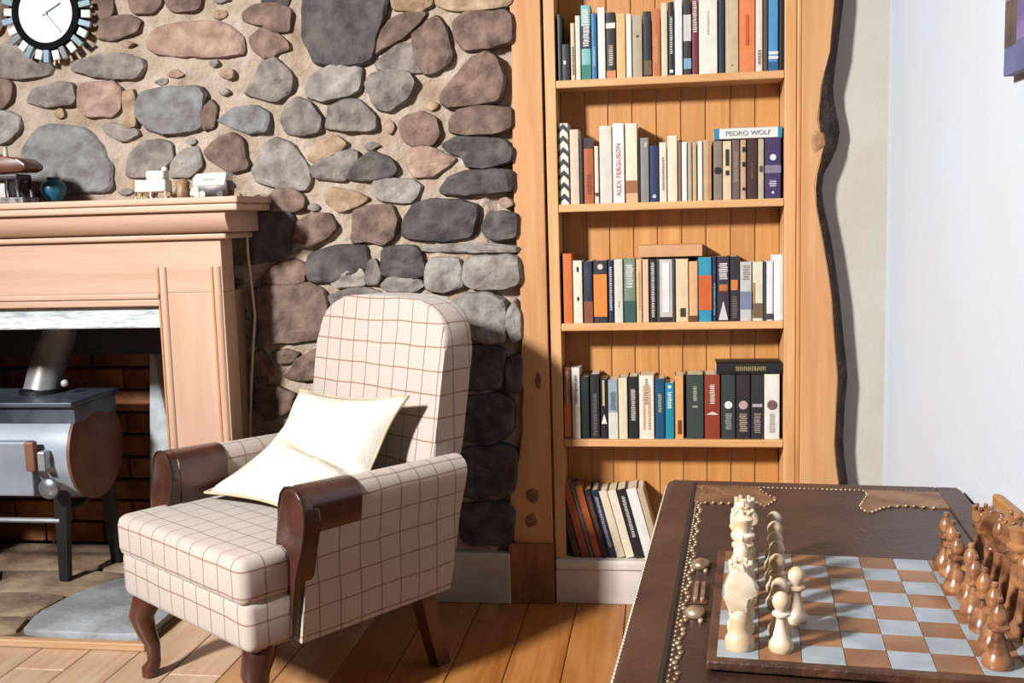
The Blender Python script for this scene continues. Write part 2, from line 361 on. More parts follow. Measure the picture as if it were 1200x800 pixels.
def patch(cx, cz, rx, rz, y, sd):
    b = bmesh.new(); n = 18; ring = []; r2 = []
    for k in range(n):
        a = 2*math.pi*k/n; q = 1+.35*noise.noise(Vector((math.cos(a)*1.3, math.sin(a)*1.3, sd)))
        ring.append(b.verts.new((cx+rx*q*math.cos(a), y+.004, cz+rz*q*math.sin(a)))); r2.append(b.verts.new((cx+rx*.7*q*math.cos(a), y-.002, cz+rz*.7*q*math.sin(a))))
    cv = b.verts.new((cx, y-.0005, cz))
    for k in range(n):
        b.faces.new((ring[k], ring[(k+1) % n], r2[(k+1) % n], r2[k])); b.faces.new((r2[k], r2[(k+1) % n], cv))
    return b
for (x, y, rx, rz, sd) in ((631, 446, .010, .028, 1), (624, 580, .024, .026, 3), (622, 610, .020, .026, 4)):
    p = at(x, y, Y=-.013); obj('knot', patch(p.x, p.z, rx, rz, -.0125, sd), mat('b07a4a', .8, '74482a', 30), lst, smooth=60)
rst = thing('live_edge_slab', 'live-edge wooden slab with wavy dark bark edge, beside white wall', 'slab', (0, 0, 0))
RP = [(978,-40,988),(978,0,988.5),(973.5,60,981),(963,100,976),(961,122,978),(958.5,140,982),(962,155,984),(966,172,981),(962,188,974),(957,203,965.5),(955,221,963),(957,241,965),(960,258,969),(964.5,281,974),(971,320,980),(975,350,984),(977,382,987),(980,420,991),(982,442,993),(980,480,989.5),(978,520,988),(980,545,990),(983,565,993),(985,600,995),(984,660,994),(986,740,996)]
w_in = [at(x, y, Y=-.012) for x, y, _ in RP]; b_out = [at(x2, y, Y=.02) for _, y, x2 in RP]
zz = [p.z for p in w_in]; zz[0] = TOP; zz[-1] = 0
tx = .672
obj('trim_strip', box((.661, -.006, 0), (.672, .03, TOP), .003), wood('d99c60', 'b9763c', 'z'), rst)
poly = [(tx, TOP)] + [(p.x, z_) for p, z_ in zip(w_in, zz)] + [(tx, 0)]
obj('slab', prism(poly, 'y', -.012, .018, .002, 1), slabm, rst, smooth=30)
b = bmesh.new(); A = []; B = []; C = []; D = []
for p, q, z_ in zip(w_in, b_out, zz):
    A.append(b.verts.new((p.x-.002, -.0125, z_))); B.append(b.verts.new((p.x+.35*(q.x-p.x)+.002, -.006, z_))); C.append(b.verts.new((max(q.x, p.x+.01), .018, z_))); D.append(b.verts.new((p.x-.004, .03, z_)))
for k in range(len(A)-1):
    for U, V in ((A, B), (B, C), (C, D), (D, A)): b.faces.new((U[k], U[k+1], V[k+1], V[k]))
b.faces.new((A[0], B[0], C[0], D[0])); b.faces.new((A[-1], D[-1], C[-1], B[-1]))
obj('bark_edge', b, barkm, rst, smooth=50)
p = at(958, 165, Y=-.013); obj('knot', patch(p.x, p.z, .022, .034, -.0125, 8), mat('c08a58', .7, '9c6a3e', 40), rst, smooth=60)

# ------------------------------------------------------------------ books
pagem = mat('e6d3b2', .9, 'cdb48c', 60, (1, 1, 14))
def spine_y(): return -.0006
def deco_mesh(rects, y=-.0008):
    b = bmesh.new()
    for x0, x1, z0, z1 in rects:
        box((x0, y-.0002, z0), (x1, y+.0006, z1), 0, 1, b)
    return b
def disc(cx, cz, r, y=-.0008):
    return prism([(cx+r*math.cos(2*math.pi*k/16), cz+r*math.sin(2*math.pi*k/16)) for k in range(16)], 'y', y-.0002, y+.0006)
def text_mesh(s, size):
    cu = bpy.data.curves.new('lettering', 'FONT'); cu.body = s; cu.size = size; cu.align_x = 'CENTER'; cu.align_y = 'CENTER'; cu.extrude = .0003
    t = bpy.data.objects.new('lettering_tmp', cu); COL.objects.link(t)
    dg = bpy.context.evaluated_depsgraph_get(); me = bpy.data.meshes.new_from_object(t.evaluated_get(dg))
    bpy.data.objects.remove(t); return me
tr = random.Random(11)
def titles(w, h, v0, v1, col, par, frac=.5, n=1):
    """illegible small print running along the spine"""
    rects = []
    for q in range(n):
        cx = w*(q+1)/(n+1); z0 = v0*h
        while z0 < v1*h:
            l = tr.uniform(.003, .006); rects.append((cx-w*frac/2/n*tr.uniform(.7, 1), cx+w*frac/2/n*tr.uniform(.7, 1), z0, min(z0+l*.55, v1*h))); z0 += l
    obj('spine_print', deco_mesh(rects), mat(col, .6), par)
def book(x0, x1, zb, h, col, label, decos=(), depth=.135, y=.012, rot=None, loc=None, rough=.45, flat=False, group=None):
    w_ = max(x1-x0, .004)
    t = thing('book', label, 'book', loc or (x0, y, zb), 0, group)
    if rot: t.rotation_euler = rot
    cm = mat(col, rough); cv = .0016; r = min(.004, w_*.3)
    # cover: rounded spine and two boards
    outer = [(w_, depth), (w_, r), (w_-r*.4, r*.25), (w_*.5, 0), (r*.4, r*.25), (0, r), (0, depth)]
    inner = [(cv, depth), (cv, r+.001), (w_*.5, .003), (w_-cv, r+.001), (w_-cv, depth)]
    obj('cover', prism(outer+inner, 'z', 0, h), cm, t, smooth=30)
    obj('pages', prism([(cv, r+.0012), (w_*.5, .0032), (w_-cv, r+.0012), (w_-cv, depth-.003), (cv, depth-.003)], 'z', .001, h-.002), pagem, t)
    for d in decos:
        k = d[0]
        if k == 'b': obj('spine_band', box((.0005, -.0009, d[1]*h), (w_-.0005, .004, d[2]*h)), mat(d[3], rough), t)
        elif k == 't': titles(w_, h, d[1], d[2], d[3], t, d[4] if len(d) > 4 else .5, d[5] if len(d) > 5 else 1)
        elif k == 'd': obj('emblem', disc(w_/2, d[1]*h, w_*d[2]), mat(d[3], .5), t)
        elif k == 'r': obj('spine_patch', deco_mesh([(d[1]*w_, d[2]*w_, d[3]*h, d[4]*h)], -.0012), mat(d[5], rough), t)
        elif k == 'tri': obj('emblem', prism([(.1*w_, d[1]*h), (.9*w_, d[1]*h), (.5*w_, d[2]*h)], 'y', -.0014, 0), mat(d[3], .5), t)
        elif k == 'z':
            b = bmesh.new(); n = 7
            for q in range(n):
                z0 = h*(q+.1)/n; s_ = h/n
                prism([(0.0008, z0), (w_*.5, z0+s_*.45), (w_-.0008, z0), (w_-.0008, z0+s_*.42), (w_*.5, z0+s_*.87), (0.0008, z0+s_*.42)], 'y', -.0012, 0, bm=b)
            obj('zigzag_print', b, mat(d[1], .5), t)
        elif k == 'x':
            me = text_mesh(d[1], d[3]); q = obj('lettering', me, mat(d[2], .5), t)
            if len(d) > 5: q.scale = (d[5], 1, 1)
            q.rotation_euler = (math.pi/2, math.radians(-90), 0); q.location = (w_/2, -.0012, h*d[4])
    return t
def shelf_books(rows, oy, zs, name):
    for (u0, u1, vt, col, desc, *dec) in rows:
        x0, x1 = 640+u0/4.138, 640+u1/4.138
        yt = oy + vt/4.138
        a = at(x0, yt+40, Y=.012).x; c = at(x1, yt+40, Y=.012).x
        ht = at((x0+x1)/2, yt, Y=.012).z - zs
        book(a+.0004, min(c-.0004, .6285), zs+.0002, ht, col, desc+' on the '+name, dec, depth=min(.092, max(.086, ht*.5)))
W_, K_ = 'f1e9dc', '1d1a1b'
SH1 = [
 (54,77,70,K_,'tall thin black book against the left side'), (78,117,215,'16181a','very short black book',('r',.2,.5,.45,.55,'e8e0d0')), (119,141,112,'d9c39a','narrow sand-coloured book',('t',.1,.6,'3a2a1c')),
 (142,168,76,'ead8bd','plain cream book beside the teal one'), (169,217,25,'7fb9b4','pale teal book with navy and white print',('b',.0,.2,'2c7f6b'),('b',.42,.72,'20294f'),('t',.45,.95,W_,.7)), (219,246,66,'1f6fa0','slim bright blue book',('t',.2,.5,'9cc8dd')),
 (250,288,36,'efe7dc','white book beside the slim blue book'), (290,337,60,'2b1d1a','dark brown book with white band',('b',.76,.84,W_),('t',.2,.5,'d8c8b0'),('b',.0,.12,'d98a52')),
 (340,386,66,'eeb77a','pale orange book'), (388,416,68,'f0e8da','narrow white book with bare spine',), (418,468,72,'b9a58c','taupe book with a small dark emblem',('d',.66,.12,'2a211c')),
 (470,511,55,'23242b','navy-black book with gilt foot',('b',.03,.25,'6f5a34')), (513,555,42,'c9713a','rust orange book with mottled spine',('t',.2,.6,'e09a63',.6)), (557,590,14,'e2cfae','tall cream book beside the black titled one'),
 (592,621,10,'211d1e','black book with white vertical title',('t',.3,.8,'d9d2c6'),('r',.2,.8,.04,.08,W_)), (623,662,-12,'eae9e6','tall white book next to the patterned spine'), (664,704,-2,'35302f','black book with white and blue pictures',('b',.45,.8,'d6cfc4'),('b',.08,.22,'86a9c4')),
 (706,737,-14,'7c2a2c','maroon book with white lettering',('t',.55,.95,'e9dcd0',.7)), (740,832,-26,'ece5d6','very wide cream book',('t',.5,.8,'a59a88',.12)), (835,866,-12,'20263a','slim navy book'),
 (869,934,-16,'cdb791','wide sand-coloured book',('d',.1,.06,'5c4a36')), (936,1014,-22,'e8854d','wide bright orange book',('r',.4,.6,.35,.75,'cf5a26')), (1016,1051,-10,'e9dcc8','cream book beside the wide orange book',('t',.1,.3,'6a5a4c')),
 (1053,1076,-8,'5a4436','narrow brown book'), (1078,1127,-20,'4e94c2','sky blue book with white stripes at foot',('b',.22,.26,W_),('b',.16,.2,W_),('b',.0,.12,'24608c')), (1129,1160,-16,'14161c','black book at the right end'),
]
SH2 = [
 (57,110,60,'e9e2d2','black and cream zigzag patterned book',('z','25211f')), (115,161,90,'dcc6a9','beige book beside the zigzag spine'), (163,180,132,'2a2520','thin black-green book'), (182,232,130,'b4592a','rusty orange book with dark top',('b',.84,1,'3a2520'),('t',.15,.45,'7d3a20')),
 (235,256,170,'e8d9c3','short cream book with dark foot mark',('r',.1,.9,.13,.19,'4a3a30')), (258,320,72,'ded3c2','tall grey-white book'), (322,380,60,'f3ece6','tall white book with red lettering',('x','ALEX FERGUSON','e0452c',.0165,.42,1.12)),
 (384,444,60,'f0dfc2','tall ivory book with brown picture at foot',('b',.12,.28,'a5663f'),('b',0,.12,'e0b080')), (447,455,150,'221c1a','thin black booklet'), (456,500,130,'8f8a80','plain grey book',('r',.5,.75,.85,.92,'d5c9b0')),
 (502,546,168,'1f2f5a','navy blue book with silver dot',('d',.1,.22,'c9ccd4')), (549,586,152,'e9dcc5','cream book with faint black print',('t',.2,.75,'6a625a',.3)), (588,638,120,'ecdcc2','plain taller cream book'),
 (640,656,150,'8a6a4a','thin brown book'), (658,685,150,'f1ece2','thin white book beside the thin brown one'), (687,708,150,'b7a98c','thin olive-cream book'), (710,731,152,'c9ab78','thin straw-coloured book'),
 (735,760,145,'efe6da','thin pinkish white book'), (762,802,140,'caa57c','tan book with orange side',('r',.6,1,.02,.98,'b98a58')), (811,855,146,'8d7a68','grey-brown book with round black spot',('d',.5,.42,'15161c')),
 (857,900,146,'e2c9a0','cream book with dark title blocks',('r',.3,.7,.58,.86,'3a2c22'),('r',.3,.7,.42,.5,'3a2c22')), (902,940,140,'6f5a55','mottled mauve-brown book',('t',.3,.8,'a58c80',.7)), (942,971,140,'cda27b','tan book with black squares',('r',.3,.8,.8,.88,'1f1a18'),('r',.3,.8,.55,.63,'1f1a18'),('r',.3,.8,.15,.2,'1f1a18')),
 (973,1025,136,'43251d','dark chocolate brown book',('t',.35,.6,'8a5a48',.2)), (1028,1058,136,'c2b291','narrow stone-coloured book',('r',.2,.7,.45,.55,'55483a')), (1060,1140,130,'40305e','wide purple book with white flower emblem',('d',.68,.2,'e5dfe6'),('b',.42,.55,'8d7f95'),('t',.2,.3,'d6cede',.5),('d',.1,.08,'f0eaea')),
]
SH3 = [
 (80,128,112,'d9702f','tall orange book at the left end'), (131,178,146,'f0dfc6','ivory book with black marks',('r',.4,.6,.82,.9,K_),('r',.4,.6,.36,.42,K_)), (181,227,150,'23283a','navy book with rust foot',('b',0,.35,'8a4a35'),('t',.5,.9,'3c4458')),
 (229,299,146,'2a2b33','charcoal book with bright orange panel',('r',.02,.95,.1,.78,'f08a3a'),('d',.9,.2,'c9c2b8')), (301,327,144,'20263f','narrow navy book with white title',('t',.2,.9,'cfd2da')), (330,374,140,'dcd5c6','off-white book next to green spine',('t',.25,.35,'b09a70',.2)),
 (377,434,136,'7c8c76','grey-green book with pale title',('b',0,.34,'34564e'),('t',.55,.92,'e0e0d0',.7)), (437,466,140,'e9b98a','narrow peach book',('t',.2,.8,'c98f60',.3)), (468,499,140,'edc09c','narrow pale salmon book'),
 (501,535,140,'1e1c1f','black book with white spine print',('t',.08,.95,'d7d2ca',.5)), (537,624,140,'c9c4bc','wide silvery white book with dark edges',('r',0,.12,0,1,'4b4744'),('r',.86,1,0,1,'4b4744'),('b',0,.08,'2a2726'),('r',.3,.7,.15,.95,'e9e5dd')), (628,691,138,'e6cda2','cream book with dark figure at foot',('r',.35,.75,.08,.22,'4a3420')),
 (693,737,150,'e3b07c','apricot book',('b',0,.1,'6a3a20')), (739,804,130,'2f93ae','teal and orange book',('b',.18,.72,'d4622c')), (806,827,128,'1f2c4c','thin navy book with teal print',('t',.1,.6,'5aa6a8')),
 (829,889,126,'3c2b38','plum book with white triangle',('tri',.02,.32,'d8cfc8'),('t',.65,.9,'e6ded6',.8),('r',.15,.85,.47,.57,'c4713f')), (891,939,126,'2b2528','black book with orange square',('r',.1,.8,.48,.64,'d98540'),('t',.05,.4,'6f655f',.6)),
 (941,998,152,'cbc8c0','pale book with blue-grey picture',('b',.2,.5,'7d869e'),('t',.7,.95,'8f8a80',.6)), (1001,1053,152,'e3d9c2','cream book with brown photo at foot',('b',.05,.3,'7a5f45'),('r',.0,.2,.3,.65,'b58f4a')), (1055,1066,152,'4b4a4c','thin dark grey book'), (1068,1102,150,'efeae6','white book with dark foot',('b',.02,.12,'4a3c40')), (1104,1158,118,'f4f1f4','tall bright white book at the right end',('r',.7,1,0,1,'e6dcc4')),
]
SH4 = [
 (86,121,86,'a8573f','rust-brown book with orange foot',('b',.03,.5,'e87f4d'),('t',.5,.95,'e3c9b5',.5)), (124,166,86,'f0e9da','tall white book beside rust-brown one',('t',.5,.9,'6a6458',.4)), (170,210,130,'1d2a28','black-green book'), (214,261,118,'221f1f','black book with pale scratches',('t',.05,.7,'6a625c',.5)),
 (264,299,140,'1a1818','black book with white triangle at foot',('tri',.25,.42,'e8e2d6'),('r',.3,.6,.55,.98,'cdb98f')), (301,349,146,'9aa3ab','blue-grey and white book',('b',0,.45,'ded8cc'),('t',.5,.8,'56606a',.6)), (351,396,136,'e7d6b2','plain cream book'),
 (399,447,130,'191717','black book with white handwriting title',('t',.3,.8,'cfc8be',.5)), (451,525,124,'eee2cd','wide cream book with orange and grey print',('t',.15,.85,'d98a55',.35,2),('t',.55,.95,'77706a',.2)), (528,576,140,'164a6e','deep blue book with gold title',('t',.45,.75,'c2b07a',.4)),
 (578,622,160,'158aa0','turquoise book with white title',('t',.55,.85,'e5f0ee',.5),('d',.93,.2,'f2efe8')), (625,668,126,'e2a765','amber book with brown figure',('r',.3,.7,.08,.3,'7d3a20')),
 (680,765,120,'3c423c','wide dark grey-green volume',('t',.6,.82,'aeb39a',.25),('r',.35,.65,.49,.52,'a8ac98')), (768,845,120,'93391f','brick red volume with white title',('t',.55,.85,'e6cfc0',.35),('tri',.38,.43,'ead8cc')),
 (849,919,120,'363a3a','charcoal volume with white disc',('d',.53,.28,'e6e6e2'),('t',.15,.4,'9a9a94',.5)), (921,991,120,'2f2728','black-brown volume with pink disc',('d',.53,.32,'caa3a0'),('t',.12,.4,'b59a80',.6)), (993,1055,120,'302b2c','black volume with pale bar',('r',.1,.9,.5,.55,'b9b0aa'),('t',.1,.4,'a08c80',.6)), (1058,1134,118,'efe6d4','ivory volume with brown disc',('d',.53,.33,'7a5c4c'),('t',.1,.4,'b8ab98',.4)),
]
shelf_books(SH1, 0, SZ[0]+.0105, 'top shelf'); shelf_books(SH2, 130, SZ[1]+.0105, 'second shelf down')
shelf_books(SH3, 270, SZ[2]+.0105, 'third shelf down'); shelf_books(SH4, 410, SZ[3]+.0105, 'fourth shelf down')
def lying(px0, px1, pyb, pyt, col, label, decos=(), y=.014, zlift=0, depth=.09, lay=True):
    a = at(px0, pyb, Y=y); c = at(px1, pyb, Y=y); h = at(px0, pyt, Y=y).z - a.z
    # spine width -> thickness, spine length -> along X : build upright, then lay on its side
    L_ = min(c.x, .6285) - a.x
    return book(0, h, 0, L_, col, label, decos, depth=depth, rot=(0, math.pi/2, 0), loc=(a.x, y, zlift + h), flat=True)
def shelf_top(rows, oy, u0, u1):
    return max(at(640+(r[0]+r[1])/8.276, oy+r[2]/4.138, Y=.012).z for r in rows if r[1] > u0 and r[0] < u1)
lying(837, 916.5, 163, 150, 'ece7dd', 'white book with teal ends lying across the purple book', (('b', 0, .07, '2c87a2'), ('b', .94, 1, '2c87a2'), ('x', 'PEDRO WOLF', '8f9a9e', .017, .5, 1.1)), zlift=shelf_top(SH2, 130, 812, 1145)+.0006)
lying(839.5, 916.5, 438.5, 425.5, '1c1816', 'black book with gilt title lying on the dark volumes', (('t', .3, .75, 'a08a5a', .45),), zlift=shelf_top(SH4, 410, 826, 1145)+.0006)
lying(749, 823, 302.5, 288, 'd9a172', 'peach book lying flat on top of other books', y=.04, zlift=shelf_top(SH3, 270, 450, 830)+.0006, depth=.066)
# leaning books on the bottom shelf
ZB5 = .128
lean = [(133,172,146,'3a2419','dark brown book leaning against the left side',()), (160,204,150,'b3502a','brick orange book leaning',(('b',0,.12,'9a2f28'),)), (206,226,152,'6c6a70','slim grey-blue book leaning',()), (232,272,156,'c0602c','rust orange book with plain spine leaning',()),
        (285,322,176,'1f1a1c','black book with red flecks leaning',(('t',.3,.9,'8a4a3a',.4),)), (324,362,178,'20243c','navy book with silver title leaning',(('t',.15,.9,'a9a9b8',.45),)), (368,412,184,'ecd9b8','thick cream book leaning',()), (415,462,180,'f0e2c8','ivory book leaning beside the thick cream one',()),
        (465,514,172,'1b191b','black book with white title leaning',(('t',.3,.9,'cfcac4',.4),)), (520,575,168,'f2ece2','bright white book leaning by the trunk',()), (580,615,160,'cbb391','tan book leaning behind the trunk',())]
a_l = math.radians(14.5); xprev = .052
for u0, u1, vt, col, desc, dec in lean:
    wpx = (u1-u0)/4.21; wm = wpx*.00236*math.cos(a_l)
    ht = .213 - (vt-146)*.0004
    # the lower right corner of a book leaning to the left rests on the shelf
    book(0, wm-.0006, 0, ht, col, desc+' on the bottom shelf', dec, depth=.092, loc=(xprev, .012, ZB5+.0004+wm*math.sin(a_l)*0), rot=(0, -a_l, 0))
    xprev += wm/math.cos(a_l)

# ------------------------------------------------------------------ fireplace
creamw = wood('d4ae92', 'c69b7b', 'x', rough=.55, scale=4, rand=.02); creamv = wood('d4ae92', 'c69b7b', 'z', rough=.55, scale=4, rand=.02)
mt = thing('fireplace_surround', 'pale pine fireplace surround with moulded mantel shelf', 'fireplace', (0, 0, 0))
XA, XB = -2.22, -.777
obj('mantel_shelf', box((XA, -.262, 1.151), (XB, -.001, 1.169), .005, 3), creamw, mt)
obj('mantel_shelf', box((XA+.004, -.258, 1.132), (XB-.004, -.001, 1.1505), .005, 3), creamw, mt)
prof = [(-.02, 1.076), (-.212, 1.076), (-.222, 1.082), (-.236, 1.098), (-.243, 1.115), (-.243, 1.1315), (-.02, 1.1315)]
obj('cornice', prism(prof, 'x', XA+.03, XB-.045, 0), creamw, mt, smooth=40)
obj('cornice_bead', box((XA+.045, -.205, 1.058), (XB-.062, -.02, 1.0755), .006, 3), creamw, mt)
obj('frieze', box((XA+.06, -.19, .9155), (XB-.085, -.115, 1.058), .002), creamw, mt)
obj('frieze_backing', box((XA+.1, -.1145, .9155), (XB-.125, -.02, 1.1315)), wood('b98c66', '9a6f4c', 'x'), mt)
def pilaster(x0, x1):
    obj('pilaster', box((x0, -.1905, 0), (x1, -.115, .9155), .002), creamv, mt)
    for xa, xb in ((x0+.002, x0+.024), (x1-.026, x1-.004)):
        obj('bead_moulding', tube([((xa+xb)/2, -.189, 0.0), ((xa+xb)/2, -.189, .985)], (xb-xa)/2, 14, sq=.7), creamv, mt, smooth=50)
        obj('moulding_groove', box((xa-.006, -.1925, 0), (xa-.001, -.19, .985)), mat('c98a55', .6), mt)
    obj('plinth_block', box((x0-.006, -.205, 0), (x1+.006, -.115, .14), .004), creamv, mt)
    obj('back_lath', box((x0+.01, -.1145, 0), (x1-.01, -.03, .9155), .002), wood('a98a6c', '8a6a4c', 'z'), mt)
pilaster(-1.045, -.862); pilaster(-2.134, -1.951)
obj('opening_moulding', box((-1.951, -.198, .9), (-1.045, -.15, .916), .004, 3), creamw, mt)
obj('opening_moulding', box((-1.951, -.194, .88), (-1.045, -.15, .8995), .004, 3), creamw, mt)
rb = random.Random(5)
lin_ = obj('trim_1', None or box((-1.96, -.172, .818), (-1.044, -.01, .8795), .006, 2), mat('dfe4e2', .7, '93a3a6', 9, (1, 1, 4), bump=.7, bscale=25, lo_=.45, hi_=.8))
struct(lin_, 'flaking white painted lintel above the fireplace opening', 'lintel')
# firebox of bricks
FBY = .36
fb = obj('wall_firebox', box((OPX0-.12, FBY+.035, 0), (OPX1+.12, FBY+.08, 1.1)), mat('4a3a30', .95)); struct(fb, 'sooty brick firebox behind the stove', 'wall')
obj('jamb_backing', box((OPX1+.035, .0, 0), (OPX1+.12, FBY+.04, 1.1)), mat('6d5646', .95), fb)
obj('jamb_backing', box((OPX0-.12, .0, 0), (OPX0-.035, FBY+.04, 1.1)), mat('6d5646', .95), fb)
obj('throat_plate', box((OPX0-.03, .19, .70), (OPX1+.03, .2, 1.0), 0), mat('2a2625', .6, '17171a', 10), fb)
obj('throat_plate', box((OPX0-.03, -.005, 1.0), (OPX1+.03, .2, 1.01), 0), mat('2a2625', .6, '17171a', 10), fb)
bmats = [mat('c9865a', .9, '9a5a38', 14, bump=.5, rand=.15), mat('a8683f', .9, '77452b', 14, bump=.5, rand=.15), mat('c7bfb8', .9, '8d6a52', 9, bump=.5, rand=.1, lo_=.4, hi_=.7)]
hb = .068
for r in range(13):
    z0 = .03 + r*(hb+.008); off = -.11 if r % 2 else 0
    x = OPX0-.02+off
    while x < OPX1+.02:
        a, c = max(x, OPX0-.02), min(x+.21, OPX1+.035)
        if c-a > .03: obj('brick', box((a, FBY, z0), (c, FBY+.05, z0+hb), .004, 1), rb.choice(bmats[:2]), fb)
        x += .218
    y = -.02+off*.5
    while y < FBY:
        a, c = max(y, -.02), min(y+.21, FBY)
        if c-a > .03:
            obj('brick', box((OPX1+.001, a, z0), (OPX1+.05, c, z0+hb), .004, 1), bmats[2] if rb.random() < .5 else rb.choice(bmats[:2]), fb)
            obj('brick', box((OPX0-.05, a, z0), (OPX0-.001, c, z0+hb), .004, 1), rb.choice(bmats), fb)
        y += .218
obj('inner_jamb', box((OPX1-.002, -.17, 0), (OPX1+.06, .0, .818), .004), mat('d8d3cc', .85, '8a5c40', 8, bump=.5, lo_=.45, hi_=.65), fb)
obj('inner_jamb', box((OPX0-.06, -.17, 0), (OPX0+.002, .0, .818), .004), mat('d8d3cc', .85, '8a5c40', 8, bump=.5, lo_=.45, hi_=.65), fb)
wedge = obj('lit_wedge', prism([(-1.38, .06), (-1.22, .06), (-1.33, .76)], 'y', .27, .355, .012, 2), mat('cfd6d8', .9, 'a8a29c', 9, bump=.6), fb)  # light on the firebox back wall, shaped as a pale wedge
# hearth
hs = obj('floor_hearth', box((-2.1, -.405, -.01), (-1.04, FBY, .016)), mat('7a5f48', .95, '54412f', 18, bump=.7)); struct(hs, 'raised stone hearth under the stove', 'hearth')
flags = [('h', [(-1.40,-.395),(-1.43,-.28),(-1.41,-.13),(-1.37,-.04),(-1.31,.06),(-1.05,.06),(-1.047,-.38),(-1.07,-.398)]), ('w', [(-1.42,-.395),(-1.45,-.28),(-1.62,-.30),(-1.74,-.31),(-1.75,-.395)]),
         ('w', [(-1.455,-.265),(-1.43,-.12),(-1.55,-.1),(-1.73,-.12),(-1.74,-.295),(-1.62,-.285)]), ('w', [(-1.425,-.105),(-1.385,-.03),(-1.33,.075),(-1.5,.09),(-1.72,.08),(-1.72,-.1)]),
         ('w', [(-1.31,.08),(-1.05,.08),(-1.05,.35),(-1.45,.35),(-1.47,.1)]), ('w', [(-1.49,.105),(-1.47,.35),(-2.0,.35),(-2.0,.1)]), ('w', [(-1.77,-.395),(-1.74,.08),(-2.08,.08),(-2.08,-.395)])]
fmat = {'h': mat('b9bec2', .85, '8f8f8e', 7, bump=.5, bscale=30), 'w': mat('b39a7d', .9, '7a5f48', 8, bump=.6, bscale=30, rand=.1)}
for kd, pl in flags:
    b = prism(chaikin([Vector(p) for p in pl], 1), 'z', .0, .034 if kd == 'h' else .027, .006, 2)
    obj('flagstone', b, fmat[kd], hs, smooth=40)
o = obj('trim_2', box((-2.1, -.43, 0), (-1.03, -.406, .022), .004), wood('dcb48c', 'c79566', 'x')); struct(o, 'pale timber edging strip along the hearth', 'trim')

# ------------------------------------------------------------------ stove
steel = mat('c9d3dc', .3, 'a9b4bf', 5, metal=.25, bump=.05); dark = mat('26262a', .5, '17171a', 20, metal=.3)
rust = mat('9a6850', .5, '6b4030', 7, metal=.25); black = mat('18191d', .45)
sv = thing('wood_stove', 'barrel-shaped wood stove with flat top plate on splayed legs', 'stove', (-1.43, .085, .030))
def cyl_x(x0, x1, cy, cz, r, seg=40, dome=0, bm=None):
    b = lathe([(r*.05, -dome-.0001), (r*.4, -dome*.85), (r*.75, -dome*.5), (r, 0), (r, x1-x0), (r*.75, x1-x0+dome*.5), (r*.4, x1-x0+dome*.85), (r*.05, x1-x0+dome)], seg)
    for v in b.verts: v.co = Vector((x0+v.co.z, cy+v.co.y, cz+v.co.x))
    return merge(bm, b)
BR, BZ = .15, .392
obj('barrel', cyl_x(-.64, -.006, 0, BZ, BR), steel, sv, smooth=40)
obj('end_cap', cyl_x(-.0055, .004, 0, BZ, BR+.003, dome=.008), rust, sv, smooth=40)
obj('end_cap', cyl_x(-.65, -.6405, 0, BZ, BR+.003, dome=.008), rust, sv, smooth=40)
obj('top_plate', box((-.66, -.135, BZ+.152), (.012, .14, BZ+.166), .003), mat('7c8894', .35, '5c6670', 6, metal=.5), sv)
obj('plate_skirt', box((-.65, -.115, BZ+.10), (.008, .12, BZ+.1515), .002), mat('7c8894', .4, '4a5058', 6, metal=.5), sv)
obj('front_door', box((-.42, -.166, BZ-.11), (-.11, -.12, BZ+.055), .006, 2), mat('b3bac6', .4, '9aa0ac', 5, metal=.2), sv)
hd = obj('door_latch', box((-.115, -.19, BZ-.03), (-.085, -.165, BZ+.06), .006), rust, sv)
obj('latch_bolt', box((-.08, -.185, BZ-.03), (-.055, -.15, BZ+.03), .006), mat('d9dcde', .3, metal=.6), hd)
b = lathe([(.028, 0), (.031, .006), (.031, .016), (.024, .022), (.004, .024)], 20)
for v in b.verts: v.co = Vector((-.06+v.co.x, -.155-v.co.z, BZ-.085+v.co.y))
obj('air_control_knob', b, mat('aab0b6', .3, metal=.7), sv, smooth=40)
def leg(p0, p1, w0, w1): 
    b = bmesh.new(); vs = []
    for p, w_ in ((p0, w0), (p1, w1)):
        for sx, sy in ((-1, -1), (1, -1), (1, 1), (-1, 1)): vs.append(b.verts.new((p[0]+sx*w_, p[1]+sy*.012, p[2])))
    for f in ((0, 1, 2, 3), (7, 6, 5, 4), (0, 4, 5, 1), (1, 5, 6, 2), (2, 6, 7, 3), (3, 7, 4, 0)): b.faces.new([vs[i] for i in f])
    return b
for xo in (-.07, -.57):
    obj('leg', leg((xo+.005, -.095, BZ-.08), (xo-.01, -.088, 0), .022, .014), black, sv)
    obj('leg', leg((xo+.05, .075, BZ-.1), (xo+.06, .09, 0), .018, .014), black, sv)
    obj('brace', tube([(xo, -.09, .21), (xo+.05, .078, .255)], .011, 8), black, sv)
obj('front_rail', tube([(-.585, -.1, .19), (-.075, -.1, .19)], .008, 8), mat('b9bcc0', .35, metal=.5), sv)
fp = obj('flue_pipe', tube([(-.2, .05, BZ+.166), (-.19, .08, BZ+.25), (-.15, .1, .74), (-.15, .1, .95)], .055, 20), mat('b8bec4', .4, '8b7a68', 5, metal=.4), sv, smooth=40)
obj('flue_collar', lathe([(.066, 0), (.066, .012), (.058, .014)], 24, center=(-.2, .05, BZ+.166)), black, sv, smooth=40)
obj('damper_knob', sphere((-.10, .02, BZ+.20), .012), mat('d8d4cc', .4), sv, smooth=60)

